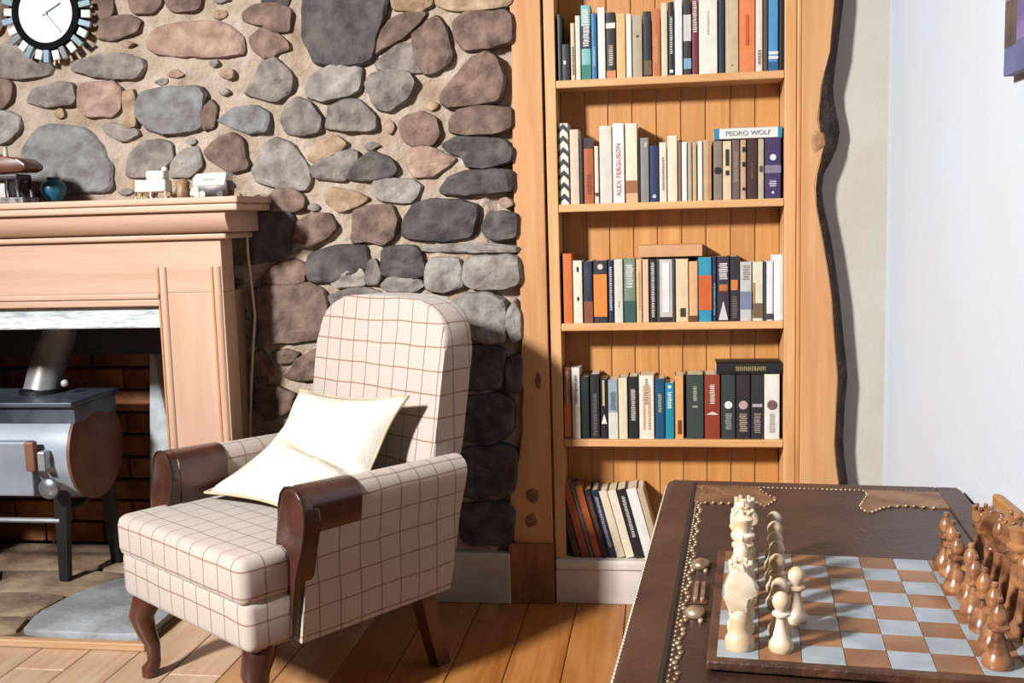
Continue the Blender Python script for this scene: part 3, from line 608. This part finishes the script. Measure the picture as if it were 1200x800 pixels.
# ------------------------------------------------------------------ wall cable
cbp = [at(x, y, Y=-.03) for x, y in ((291, 236), (291, 262), (293, 300), (298, 340), (301, 370), (299, 405), (297, 440), (296, 480), (295, 515), (296, 600))]
cbp = [Vector((p.x, -.045, p.z)) for p in cbp]; cbp[-1].z = .03
tag(obj('wall_cable', tube(cbp, .0045, 8), mat('d9c6a8', .5), smooth=60), 'cream electric cable hanging down beside the fireplace surround', 'cable')

# ------------------------------------------------------------------ wall clock
cp = at(57, 16, Y=-.035)
ck = thing('wall_clock', 'round wall clock with mirrored mosaic tile rim', 'clock', (cp.x, 0, cp.z))
def disc_y(r, y0, y1, seg=48):
    b = lathe([(r, 0), (r, y1-y0)], seg)
    for v in b.verts: v.co = Vector((v.co.x, y0+v.co.z, v.co.y))
    return b
obj('backing', disc_y(.104, -.045, -.02), mat('101113', .95, spec=.1), ck, smooth=40)
obj('face', disc_y(.083, -.0505, -.0455), mat('cfe3ec', .5, 'dfe6e2', 4), ck, smooth=40)
b = bmesh.new(); R1 = []
for k in range(48):
    a = 2*math.pi*k/48
    R1.append([b.verts.new((r*math.cos(a), y, r*math.sin(a))) for r, y in ((.083, -.046), (.083, -.055), (.101, -.055), (.104, -.046))])
for k in range(48):
    for q in range(4): b.faces.new((R1[k][q], R1[(k+1) % 48][q], R1[(k+1) % 48][(q+1) % 4], R1[k][(q+1) % 4]))
obj('rim', b, mat('101113', .95, spec=.1), ck, smooth=30)
tm = [mat('f2f1ec', .15), mat('b9d3e6', .12, metal=.3), mat('f4efe6', .15), mat('a9c9c6', .12, metal=.3), mat('f2f2f0', .15), mat('b6bac0', .12, metal=.4)]
for k in range(28):
    a = 2*math.pi*k/28 + .07; big = k % 2 == 0
    h_ = .0105 if big else .008; l0, l1 = (.104, .131) if big else (.102, .137)
    b = box((l0, -.046 if big else -.052, -h_), (l1, -.036 if big else -.04, h_), .0012, 1)
    o = obj('mirror_tile', b, tm[0 if big and k % 4 else (2 if big else (1 + 2*((k//2) % 3)))], ck); o.rotation_euler = (0, a, 0)
def hand(ang, L_, w_):
    b = box((-.012, -.0555, -w_), (L_, -.054, w_)); o = obj('clock_hand', b, mat('8b979c', .4, metal=.3), ck); o.rotation_euler = (0, -ang, 0)
hand(math.radians(28), .052, .0022); hand(math.radians(-52), .07, .0014)
obj('hand_boss', disc_y(.006, -.058, -.0505, 16), mat('e6ecec', .3), ck, smooth=40)

# ------------------------------------------------------------------ mantel ornaments
MZ = 1.1692
p = at(20, 226, Y=-.14)
og = thing('model_carriage', 'dark model carriage with curved red-brown roof on the mantel shelf', 'ornament', (p.x-.03, -.185, MZ)); og.scale = (1, .85, 1.35)
roof = [(-.16, .075), (-.14, .086), (.05, .094), (.095, .09), (.118, .078), (.12, .068), (.1, .062), (-.15, .058)]
obj('roof', prism(roof, 'y', -.05, .05, .008, 3), mat('7c4630', .3, '5a2f22', 8, coat=.4), og, smooth=40)
obj('roof_rail', box((-.14, -.03, .0935), (.028, .03, .099), .002), mat('a86a4a', .4), og)
obj('chimney', lathe([(.007, .092), (.006, .112), (.008, .114)], 12, center=(.035, 0, 0)), mat('d8c6b0', .4), og, smooth=40)
obj('underframe', box((-.14, -.042, .046), (.085, .042, .0585), .004), mat('33222c', .4), og)
for xx in (-.12, -.055, .055, .085):
    for yy in (-.036, .036): obj('post', tube([(xx, yy, .012), (xx-.004, yy, .03), (xx, yy, .047)], [.009, .006, .008], 8), mat('2a1d26', .4), og, smooth=50)
obj('panel', box((-.105, -.02, .012), (-.02, .02, .046), .002), mat('e0dad6', .4), og)
obj('panel', box((.0, -.02, .012), (.045, .02, .046), .002), mat('d6d0cc', .4), og)
obj('base_board', box((-.15, -.045, 0), (.1, .045, .012), .003), mat('cfc8c2', .4, '3a2f33', 30), og)
p = at(56, 213, Y=-.13)
tb = thing('teal_pot', 'small round teal pot on the mantel shelf', 'pot', (p.x-.004, -.098, MZ)); tb.scale = (.9, .9, .95)
obj('bowl', lathe([(.014, 0), (.024, .008), (.036, .026), (.039, .042), (.034, .058), (.022, .068), (.016, .07)], 24), mat('1f6c88', .35, '185872', 10), tb, smooth=50)
obj('lip', lathe([(.016, .0695), (.019, .072), (.019, .076), (.015, .077)], 24), mat('1a5a74', .35), tb, smooth=50)
p = at(181, 228, Y=-.17)
wt = thing('white_model_vehicle', 'white ceramic model vehicle with gilt fittings on the mantel shelf', 'ornament', (p.x, -.17, MZ))
wm_ = mat('f3ede2', .3)
obj('body', box((-.046, -.022, .018), (.044, .022, .052), .007, 3), wm_, wt, smooth=40)
obj('cab', box((-.014, -.02, .05), (.04, .02, .076), .008, 3), wm_, wt, smooth=40)
obj('knob', sphere((.034, 0, .078), .009), wm_, wt, smooth=60)
gl = mat('b8935a', .3, metal=.7)
b = bmesh.new(); bmesh.ops.create_cone(b, cap_ends=True, segments=16, radius1=.009, radius2=.009, depth=.006)
for v in b.verts: v.co = Vector((v.co.x-.054, v.co.z, v.co.y+.038))
obj('gilt_ring', b, gl, wt)
for xx in (-.044, .0, .042):
    for yy in (-.016, .016): obj('leg', tube([(xx, yy, .0), (xx-.003, yy, .008), (xx, yy, .02)], [.005, .003, .004], 8), gl if xx < 0 else mat('d8c8b0', .4), wt, smooth=50)
p = at(213, 229, Y=-.15)
sp = thing('small_brown_jar', 'small tan jar with dark bands between the white ornaments', 'jar', (p.x, -.14, MZ))
obj('jar_body', lathe([(.014, 0), (.02, .004), (.021, .02), (.017, .03), (.02, .042), (.014, .05), (.004, .054)], 20), mat('b08d63', .5, '6a4a32', 20), sp, smooth=50)
obj('jar_foot', lathe([(.022, 0), (.022, .003)], 20), mat('d6d0c8', .4), sp)
p = at(249, 230, Y=-.17)
vn = thing('toy_van', 'white and dark brown toy van on the mantel end', 'ornament', (p.x, -.165, MZ))
obj('lower_body', prism([(-.05, .004), (.052, .004), (.054, .03), (.05, .045), (-.036, .034), (-.05, .02)], 'y', -.022, .022, .004, 2), mat('4a3026', .4, '2a1c18', 10), vn, smooth=40)
obj('white_top', prism([(-.047, .03), (.044, .03), (.052, .06), (.046, .065), (-.034, .063), (-.045, .052)], 'y', -.0245, .0245, .006, 3), wm_, vn, smooth=40)
obj('bonnet', prism([(-.058, .005), (-.03, .005), (-.03, .032), (-.046, .03), (-.056, .018)], 'y', -.0235, .0235, .005, 2), wm_, vn, smooth=40)
rects = [(-.018+k*.006, -.0135+k*.006, .043, .051) for k in range(6)]
obj('side_sign', deco_mesh(rects, -.0247), mat('9b8d84', .5), vn)
for xx in (-.036, -.02, .03):
    b = bmesh.new(); bmesh.ops.create_cone(b, cap_ends=True, segments=16, radius1=.009, radius2=.009, depth=.05)
    for v in b.verts: v.co = Vector((v.co.x+xx, v.co.z, v.co.y+.009))
    obj('wheel', b, mat('c9c0b4' if xx < 0 else '2a2422', .5), vn, smooth=40)

# ------------------------------------------------------------------ armchair
AX, AY, AZ, ASC, ATH = -.681, -.611, .0163, .985, -.622
ac = thing('armchair', 'beige plaid armchair with brown leather arm fronts and cabriole legs', 'armchair', (AX, AY, AZ), ATH); ac.scale = (ASC,)*3
tweed = plaid(); leather = mat('552f24', .3, '3c2019', 14, bump=.15, bscale=120, coat=.3)
legm = mat('5b2f20', .3, '43211a', 10, (1, 1, .2), coat=.4)
obj('seat_base', prism([(-.288, -.152), (.288, -.152), (.285, .40), (-.285, .40)], 'z', .195, .31, .02, 4), tweed, ac, smooth=50)
T = [(-.287, -.16), (.287, -.16), (.285, -.03), (.238, -.022), (.236, .41), (-.236, .41), (-.238, -.022), (-.285, -.03)]
b = prism(T, 'z', .298, .40, .03, 5)
for v in b.verts:
    if v.co.z > .36: v.co.z += .016*max(0, 1-(v.co.x/.29)**2)*max(0, 1-((v.co.y-.1)/.3)**2)
    if v.co.y < -.12: v.co.y -= .012*(1-(v.co.x/.29)**2)
obj('seat_cushion', b, tweed, ac, smooth=60)
def arm(s):
    def prof(y, zt, zb_, wo, wi):  # cross-section in x,z: outer side, rolled top, inner side
        P = [(wo-.012, zb_), (wo-.006, zb_+.1), (wo-.004, zt-.14), (wo+.006, zt-.07)]
        cxm, rr = (wo+.008+wi)/2, (wo+.008-wi)/2
        for k in range(9):
            a = math.pi*k/8; P.append((cxm+rr*math.cos(a), zt-.04+.04*math.sin(a)))
        P += [(wi+.004, zt-.1), (wi+.006, .36), (wi+.006, zb_)]
        return [(s*x, y, z) for x, z in P]
    b = bmesh.new(); rings = []
    for f in (0, .03, .3, .6, .9, 1):
        zt = .53 - .012*f; ring = []
        for (x, y, z) in prof(0, zt, .193, .318, .238):
            yr = .40 + (.46-.40)*(z-.19)/.34; yf = -.035 + .03*(z-.19)/.34
            ring.append(b.verts.new((x, yf+(yr-yf)*f, z)))
        rings.append(ring)
    n = len(rings[0])
    for a, c in zip(rings, rings[1:]):
        for k in range(n): b.faces.new((a[k], a[(k+1) % n], c[(k+1) % n], c[k]))
    b.faces.new(rings[0]); b.faces.new(rings[-1])
    o = obj('armrest', b, tweed, ac, smooth=50)
    # leather cuff over the front of the arm
    b = bmesh.new(); rings = []
    P0 = [(.3185, .465), (.3295, .478), (.3305, .49)]
    for f in range(4):
        y = -.006 + f*.044; zt = .5335 - .012*(y/.45); ring = []
        wo, wi = .330, .234; cxm, rr = (wo+wi)/2, (wo-wi)/2
        pts = [(.3225, .435), (.327, .465)] + [(cxm+rr*math.cos(math.pi*k/10), zt-.042+.042*math.sin(math.pi*k/10)) for k in range(11)] + [(.235, .45), (.2345, .40)]
        inn = [(x*.97 + .28*.03, z-.003) for x, z in pts[::-1]]
        rings.append([b.verts.new((s*x, y, z)) for x, z in pts+inn])
    n = len(rings[0])
    for a, c in zip(rings, rings[1:]):
        for k in range(n): b.faces.new((a[k], a[(k+1) % n], c[(k+1) % n], c[k]))
    b.faces.new(rings[0]); b.faces.new(rings[-1])
    obj('arm_cuff', b, leather, ac, smooth=50)
    # leather facing on the front of the arm: broad and round above, tapering to the rail
    hwz = [(.205, .010), (.26, .015), (.31, .024), (.36, .036), (.41, .0445), (.455, .048), (.49, .0465), (.515, .037), (.529, .022), (.534, .0)]
    ov = [(s*(.284+h_), z_) for z_, h_ in hwz] + [(s*(.284-h_), z_) for z_, h_ in hwz[-2::-1]]
    o2 = obj('arm_facing', prism(ov, 'y', -.052, -.006, .008, 3), leather, ac, smooth=50)
    for v in o2.data.vertices: v.co.y += .02*min(1, max(0, (v.co.z-.36)/.1))
    pts = [(x, -.05 + .02*min(1, max(0, (z-.36)/.1)), z) for x, z in ov]; pts.append(pts[0])
    obj('piping', tube(pts, .0026, 6), mat('3a2018', .5), o2, smooth=60)
arm(1); arm(-1)
# backrest
out = []
for x, z in ((-.25, .30), (.25, .30), (.26, .55), (.264, .72)): out.append((x, z))
for k in range(0, 17):
    a = math.pi*k/16; cx = .264*math.copysign(abs(math.cos(a))**.55, math.cos(a)); out.append((cx, .770+.13*math.sin(a)**.75))
out += [(-.264, .72), (-.26, .55)]
b = prism(out, 'y', 0, .092, .034, 5)
for v in b.verts:
    bulge = -.018*max(0, 1-(v.co.x/.3)**2)*max(0, 1-((v.co.z-.62)/.35)**2) if v.co.y < .05 else 0
    v.co.y += .386 + .17*(v.co.z-.40) + bulge
obj('backrest', b, tweed, ac, smooth=60)
for s in (-1, 1):
    obj('leg', tube([(s*.245, -.095, .215), (s*.25, -.108, .18), (s*.256, -.124, .14), (s*.252, -.116, .10), (s*.247, -.104, .06), (s*.246, -.104, .02), (s*.247, -.115, .002), (s*.247, -.117, -.0163)], [.036, .036, .031, .024, .018, .0165, .022, .019], 14), legm, ac, smooth=60)
    b = bmesh.new(); vs = []
    for (yy, zz_, hw) in ((.352, .21, .023), (.37, .12, .021), (.405, -.0163, .019)):
        for sx, sy in ((-1, -1), (1, -1), (1, 1), (-1, 1)): vs.append(b.verts.new((s*.25+sx*hw, yy+sy*hw, zz_)))
    for q in (0, 4):
        for k in range(4): b.faces.new((vs[q+k], vs[q+(k+1) % 4], vs[q+4+(k+1) % 4], vs[q+4+k]))
    b.faces.new(vs[0:4]); b.faces.new(vs[8:12])
    obj('leg', b, legm, ac, smooth=30)

# cushion slumped on the chair
n = 28; b = bmesh.new(); rowsA = []; rowsB = []
def bez(P, t):
    P = [Vector(q) for q in P]
    while len(P) > 1: P = [a.lerp(c, t) for a, c in zip(P, P[1:])]
    return P[0]
LEFT = [(-.27, .385, .634), (-.215, .31, .55), (-.27, .27, .45), (-.205, .04, .426)]
RIGHT = [(.222, .362, .668), (.15, .31, .55), (.20, .34, .44), (.22, .05, .428)]
def surf(u, v):
    u, v = .5+(u-.5)*(1-.13*math.sin(math.pi*v)), .5+(v-.5)*(1-.10*math.sin(math.pi*u))   # edges pulled in, corners stand out
    return bez(LEFT, v).lerp(bez(RIGHT, v), u)
for i in range(n+1):
    ra, rb_ = [], []
    for j in range(n+1):
        u, v = i/n, j/n; e = 1e-3
        p = surf(u, v); du = surf(min(u+e, 1), v)-surf(max(u-e, 0), v); dv = surf(u, min(v+e, 1))-surf(u, max(v-e, 0))
        nn = du.cross(dv).normalized()
        th = .062*(max(0, (1-(2*u-1)**4)*(1-(2*v-1)**4)))**.6
        pin = .018*((2*u-1)**2)*0
        wr = (.010*noise.noise(Vector((u*4, v*4, 3))) + .005*noise.noise(Vector((u*11, v*7, 8))))*min(1, 6*min(u, 1-u, v, 1-v)) * (1 if 0 < i < n and 0 < j < n else 0)
        fold = -.034*math.exp(-((v-.60-.12*(u-.5))/.055)**2)*max(0, math.sin(math.pi*min(1, max(0, (u-.25)/.9))))
        ra.append(p - nn*(th + wr + fold)); rb_.append(p + nn*th*.35)
    rowsA.append(ra); rowsB.append(rb_)
# edges curve in slightly between the corners
VA = [[b.verts.new(q) for q in r] for r in rowsA]
VB = [[VA[i][j] if i in (0, n) or j in (0, n) else b.verts.new(rowsB[i][j]) for j in range(n+1)] for i in range(n+1)]
for V in (VA, VB):
    for i in range(n):
        for j in range(n): b.faces.new((V[i][j], V[i+1][j], V[i+1][j+1], V[i][j+1]))
cush = thing('cushion', 'plump cream cushion slumped on the plaid armchair', 'cushion', (AX, AY, AZ), ATH); cush.scale = (ASC,)*3
cushm = mat('ece3d5', .9, 'e2d6c3', 20, bump=.25, bscale=300, spec=.2)
obj('cushion_cover', b, cushm, cush, smooth=80)
rim = [rowsA[0][j] for j in range(n+1)] + [rowsA[i][n] for i in range(1, n+1)] + [rowsA[n][j] for j in range(n-1, -1, -1)] + [rowsA[i][0] for i in range(n-1, -1, -1)]
obj('piping', tube(rim, .0035, 6), mat('d9c39a', .8), cush, smooth=60)

# ------------------------------------------------------------------ trunk
TX, TY, TTH, TZ = .315, -.478, -.075, .487
TS = .92
def tpos(x, y, z): return tuple(CAM + (Vector((x, y, z))-CAM)*TS)
tk = thing('storage_trunk', 'brown leather trunk with brass nails and metal corners used as a table', 'trunk', tpos(TX, TY, 0), TTH); tk.scale = (TS,)*3; GZ = -tk.location.z/TS
TW, TD = .634, 1.27
lea = mat('5b3826', .42, '3f2418', 9, bump=.25, bscale=70, lo_=.3, hi_=.7); lea2 = mat('4a2c1f', .4, '38201a', 6, bump=.2, bscale=90)
brass = mat('d0b494', .36, '95765a', 40, metal=.6); tin = mat('b9895f', .4, '8f6440', 14, metal=.45, bump=.5, bscale=60)
obj('body', box((.012, -TD+.012, GZ), (TW-.012, -.012, TZ-.12), .006), lea, tk)
obj('lid', box((0, -TD, TZ-.119), (TW, 0, TZ-.003), .014, 4), lea, tk, smooth=40)
obj('top_panel', box((.066, -TD+.07, TZ-.006), (TW-.06, -.055, TZ-.0005), .002), lea2, tk)
obj('edge_band', box((.014, -TD+.014, TZ-.006), (.064, -.014, TZ+.0005), .003), lea, tk)
obj('edge_band', box((TW-.058, -TD+.014, TZ-.006), (TW-.012, -.014, TZ+.0005), .003), lea, tk)
obj('edge_band', box((.0645, -.053, TZ-.006), (TW-.0585, -.014, TZ+.0005), .003), lea, tk)
obj('edge_welt', tube([(.066, -TD+.02, TZ+.0005), (.066, -.03, TZ+.0005)], .003, 8), mat('2e1a12', .6), tk)
obj('lower_rim', box((-.003, -TD-.003, GZ), (TW+.003, .003, .05), .004), lea, tk)
b = bmesh.new(); y = -.07
while y > -TD+.05:
    sphere((.083 + .003*math.sin(y*90), y, TZ), .0048, b, 8, 5, (1, 1, .7))
    sphere((.075, y-.008, TZ), .0032, b, 6, 4, (1, 1, .7)); y -= .0165
o = obj('nail_heads', b, brass, tk, smooth=60); o['kind'] = 'stuff'
b = bmesh.new(); y = -.02
while y > -TD+.02:
    sphere((.0005, y, TZ-.016), .0052, b, 8, 5, (.7, 1, 1)); y -= .0125
o = obj('nail_heads', b, mat('e8d8c0', .35, metal=.5), tk, smooth=60); o['kind'] = 'stuff'
b = bmesh.new(); x = .14
while x < TW-.1:
    sphere((x, -.06, TZ), .0034, b, 6, 4, (1, 1, .8)); x += .0095
o = obj('nail_heads', b, brass, tk, smooth=60); o['kind'] = 'stuff'
def scallop(pts, n, amp):
    out = []
    for a, c in zip(pts, pts[1:]):
        a, c = Vector(a), Vector(c); d = (c-a); nrm = Vector((d.y, -d.x)).normalized(); m_ = max(2, int(d.length/n))
        for k in range(m_):
            for q in range(4):
                t = (k+q/4)/m_; out.append(a+d*t+nrm*amp*math.sin(math.pi*(q/4)))
    out.append(Vector(pts[-1])); return out
def corner(poly_edge, back, label=None):
    pe = scallop(poly_edge, .014, .004)
    obj('corner_plate', prism([tuple(p) for p in pe] + back, 'z', TZ-.0004, TZ+.0022, 0), tin, tk, smooth=30)
    b = bmesh.new()
    for i, p in enumerate(pe):
        if i % 4 == 2: sphere((p.x, p.y, TZ+.0022), .0035, b, 6, 4)
    o = obj('nail_heads', b, brass, tk, smooth=60); o['kind'] = 'stuff'
corner([(.07, -.2), (.15, -.2), (.19, -.17), (.215, -.21), (.235, -.16), (.205, -.10), (.2, -.062)], [(.07, -.062)])
corner([(.425, -.062), (.432, -.1), (.405, -.2), (.415, -.235), (.45, -.19), (.5, -.175), (.555, -.185)], [(TW-.058, -.185), (TW-.058, -.062)])
for yy in (-.6, -.82):
    obj('hinge_boss', lathe([(.016, 0), (.0175, .003), (.015, .009), (.008, .013), (.002, .014)], 18, center=(.1, yy, TZ)), brass, tk, smooth=50)
    b = bmesh.new()
    for q in (-.012, .012): sphere((.098+q*.9, yy-.028, TZ+.002), .005, b, 8, 6)
    o = obj('rivet', b, brass, tk, smooth=60)
for q in (.097, .108): obj('hasp_bar', box((q-.0035, -.765, TZ), (q+.0035, -.69, TZ+.007), .002), brass, tk)
obj('hasp_plate', box((.09, -.775, TZ-.0003), (.1155, -.68, TZ+.0015), .001), mat('6b452f', .4, metal=.3), tk)

# ------------------------------------------------------------------ chess
BX, BY, BTH, SQ, BZ_ = .37473, -1.48945, -.08648, .05505, .5046
cb = thing('chess_board', 'stone chessboard of blue-grey and tan squares on the leather trunk', 'chessboard', tpos(BX, BY, TZ+.0026), BTH); cb.scale = (TS,)*3
BT = BZ_-TZ-.0024
obj('board_base', box((-.013, -.013, 0), (SQ*8+.013, SQ*8+.013, BT-.0012), .003), mat('6a4028', .5, '3f2417', 18, bump=.5), cb)
m1 = mat('b9c2c6', .35, '98a2a8', 14, rand=.07); m2 = mat('a9764e', .38, '8a5a38', 14, rand=.08)
sqm = {}
for q, mm in enumerate((m1, m2)):
    me = bpy.data.meshes.new('square'); bb_ = box((.0004, .0004, BT-.0025), (SQ-.0004, SQ-.0004, BT), .0004, 1); bb_.to_mesh(me); bb_.free(); me.materials.append(mm); sqm[q] = me
for i in range(8):
    for j in range(8):
        q = obj('square', sqm[(i+j) % 2], None, cb); q.location = (j*SQ, i*SQ, 0)
cream = mat('f8e6ca', .38, 'dfb98c', 22, (1, 1, 2), rand=.1, coat=.2); copper = mat('b47a4c', .28, '6a3f26', 22, (1, 1, 2), rand=.12, coat=.4)
PROF = {
 'pawn': [(.0155,0),(.0165,.003),(.0165,.009),(.0135,.014),(.0115,.018),(.0085,.030),(.0065,.042),(.0075,.046),(.012,.049),(.012,.052),(.007,.054),(.0085,.057),(.0115,.063),(.012,.068),(.0105,.074),(.006,.079),(.001,.081)],
 'dpawn': [(.0185,0),(.0195,.004),(.019,.011),(.0145,.017),(.0135,.021),(.0095,.032),(.007,.044),(.0085,.047),(.0135,.050),(.0135,.053),(.008,.056),(.010,.061),(.0115,.067),(.009,.075),(.005,.081),(.0035,.083),(.005,.086),(.004,.09),(.001,.091)],
 'rook': [(.018,0),(.019,.004),(.0185,.013),(.0145,.02),(.0125,.04),(.012,.062),(.0165,.068),(.0165,.072),(.0145,.075),(.0165,.08),(.0165,.096),(.011,.096),(.011,.088),(.001,.088)],
 'bishop': [(.018,0),(.019,.004),(.0185,.012),(.0145,.018),(.011,.035),(.0085,.062),(.0145,.067),(.0145,.071),(.009,.075),(.0105,.081),(.0125,.09),(.011,.1),(.006,.11),(.003,.113),(.0045,.116),(.003,.121),(.001,.122)],
 'queen': [(.02,0),(.021,.005),(.0205,.014),(.016,.02),(.0125,.042),(.0095,.076),(.0165,.082),(.0165,.086),(.0105,.09),(.0165,.096),(.0165,.1),(.011,.104),(.0135,.118),(.0165,.124),(.013,.127),(.007,.13),(.005,.134),(.001,.137)],
 'king': [(.02,0),(.021,.005),(.0205,.014),(.016,.02),(.0125,.045),(.0095,.082),(.0165,.088),(.0165,.092),(.0105,.096),(.0175,.102),(.0175,.107),(.0115,.111),(.0145,.126),(.0155,.131),(.006,.135),(.001,.136)],
 'knight': [(.019,0),(.02,.004),(.0195,.013),(.0155,.02),(.0125,.032),(.0135,.05),(.010,.056),(.001,.058)],
}
protos = {}
def piece_mesh(kind):
    b = lathe(PROF[kind], 18)
    if kind == 'knight':
        hp = [(-.013,.05),(.013,.05),(.012,.06),(.007,.069),(.010,.076),(.020,.071),(.026,.077),(.025,.086),(.014,.098),(.009,.108),(.005,.117),(.0,.109),(-.006,.112),(-.014,.102),(-.020,.086),(-.019,.066)]
        prism(hp, 'y', -.0105, .0105, .004, 2, b)
        for q in range(5): sphere((-.016+.002*q, 0, .068+.0095*q), .0055, b, 8, 5, (1, 1.5, 1))
    if kind == 'rook':
        for k in range(6):
            a = k*math.pi/3; box((.0135*math.cos(a)-.003, .0135*math.sin(a)-.003, .0955), (.0135*math.cos(a)+.003, .0135*math.sin(a)+.003, .103), .0006, 1, b)
    if kind == 'king':
        box((-.0025, -.0025, .134), (.0025, .0025, .156), .0006, 1, b); box((-.008, -.0025, .144), (.008, .0025, .149), .0006, 1, b)
    if kind == 'queen':
        for k in range(8): sphere((.0145*math.cos(k*math.pi/4), .0145*math.sin(k*math.pi/4), .127), .0035, b, 6, 4)
        sphere((0, 0, .139), .0045, b, 8, 6)
    bmesh.ops.recalc_face_normals(b, faces=b.faces)
    me = bpy.data.meshes.new('chess_' + kind); b.to_mesh(me); b.free(); me.shade_smooth(); me.set_sharp_from_angle(angle=math.radians(50)); return me
def piece(kind, mm, j, i, name, label, group, rz=0):
    key = (kind, mm.name)
    if key not in protos: protos[key] = piece_mesh(kind); protos[key].materials.append(mm)
    o = bpy.data.objects.new(name, protos[key]); COL.objects.link(o)
    c, s = math.cos(BTH), math.sin(BTH); lx, ly = j*SQ, i*SQ
    o.location = tpos(BX+c*lx-s*ly, BY+s*lx+c*ly, BZ_+.0003); o.scale = (TS,)*3; o.rotation_euler = (0, 0, BTH+rz)
    tag(o, label, 'chess piece', group); return o
pj = random.Random(2)
order = ['knight', 'rook', 'bishop', 'king', 'queen', 'bishop', 'knight', 'rook']
where = ['corner knight by the hasp side', 'rook next to the corner knight', 'bishop beside the king', 'king', 'queen', 'bishop beside the queen', 'inner knight next to a bishop', 'corner rook on the bookcase side']
own = ['in the board corner away from the bookcase', 'between a knight and a bishop', 'standing beside the king', 'with a cross on top', 'with a crown of balls', 'standing beside the queen', 'between a bishop and a rook', 'in the board corner towards the bookcase']
for i in range(8):
    lead = i == 2
    piece('pawn', cream, 1.95 if lead else 1.48+pj.uniform(-.05, .05), 2.5 if lead else i+.55+pj.uniform(-.08, .08), 'chess_pawn', 'cream chess pawn pushed one step ahead of its row' if lead else 'cream chess pawn in front of the cream ' + where[i], 'cream pawns')
    piece('dpawn', copper, 6.47+pj.uniform(-.1, .1), i+.6+pj.uniform(-.1, .1), 'chess_pawn', 'dark wooden chess pawn in front of the dark ' + where[i], 'dark pawns')
for i, kd in enumerate(order):
    piece(kd, cream, .55+pj.uniform(-.04, .04), i+.6, 'chess_'+kd, 'cream wooden chess %s %s' % (kd, own[i]), 'cream back row pieces')
    piece(kd, copper, 7.47+pj.uniform(-.05, .05), i+.6, 'chess_'+kd, 'dark wooden chess %s %s' % (kd, own[i]), 'dark back row pieces', math.pi)

# ------------------------------------------------------------------ right wall: canvas and leaning frame
p0 = at(1177, 90, X=XR-.02)
cv = thing('canvas_picture', 'purple toned landscape canvas hanging on the right wall', 'picture', (XR, p0.y, p0.z))
obj('canvas', box((-.022, -.55, 0), (-.001, 0, .38), .002), mat('6d5f8e', .7, '9b86b4', 6, bump=.1, lo_=.4, hi_=.6), cv)
obj('painted_tower', box((-.0228, -.06, .045), (-.0215, -.004, .12)), mat('4d4038', .8, '6a5a4a', 20), cv)
obj('painted_foreground', box((-.0226, -.55, .0), (-.0215, -.005, .05)), mat('5b6088', .8, '77749a', 12), cv)
pf = at(1161, 578, X=XR-.02)
fr = thing('framed_board', 'dark board in a light wooden frame standing against the right wall', 'frame', (XR, pf.y, 0))
fw = wood('c08a50', 'a66f38', 'y')
obj('frame_rail', box((-.0175, -.62, pf.z-.028), (-.003, 0, pf.z), .003), fw, fr)
obj('frame_rail', box((-.0175, -.62, .0), (-.003, 0, .028), .003), fw, fr)
obj('frame_stile', box((-.0175, -.014, .0285), (-.003, 0, pf.z-.0285), .002), wood('d9c2a0', 'c0a070', 'z'), fr)
obj('frame_stile', box((-.0175, -.62, .0285), (-.003, -.606, pf.z-.0285), .002), fw, fr)
obj('board', box((-.016, -.6055, .0285), (-.006, -.0145, pf.z-.0285)), mat('2f2219', .6, '3f2f22', 10), fr)
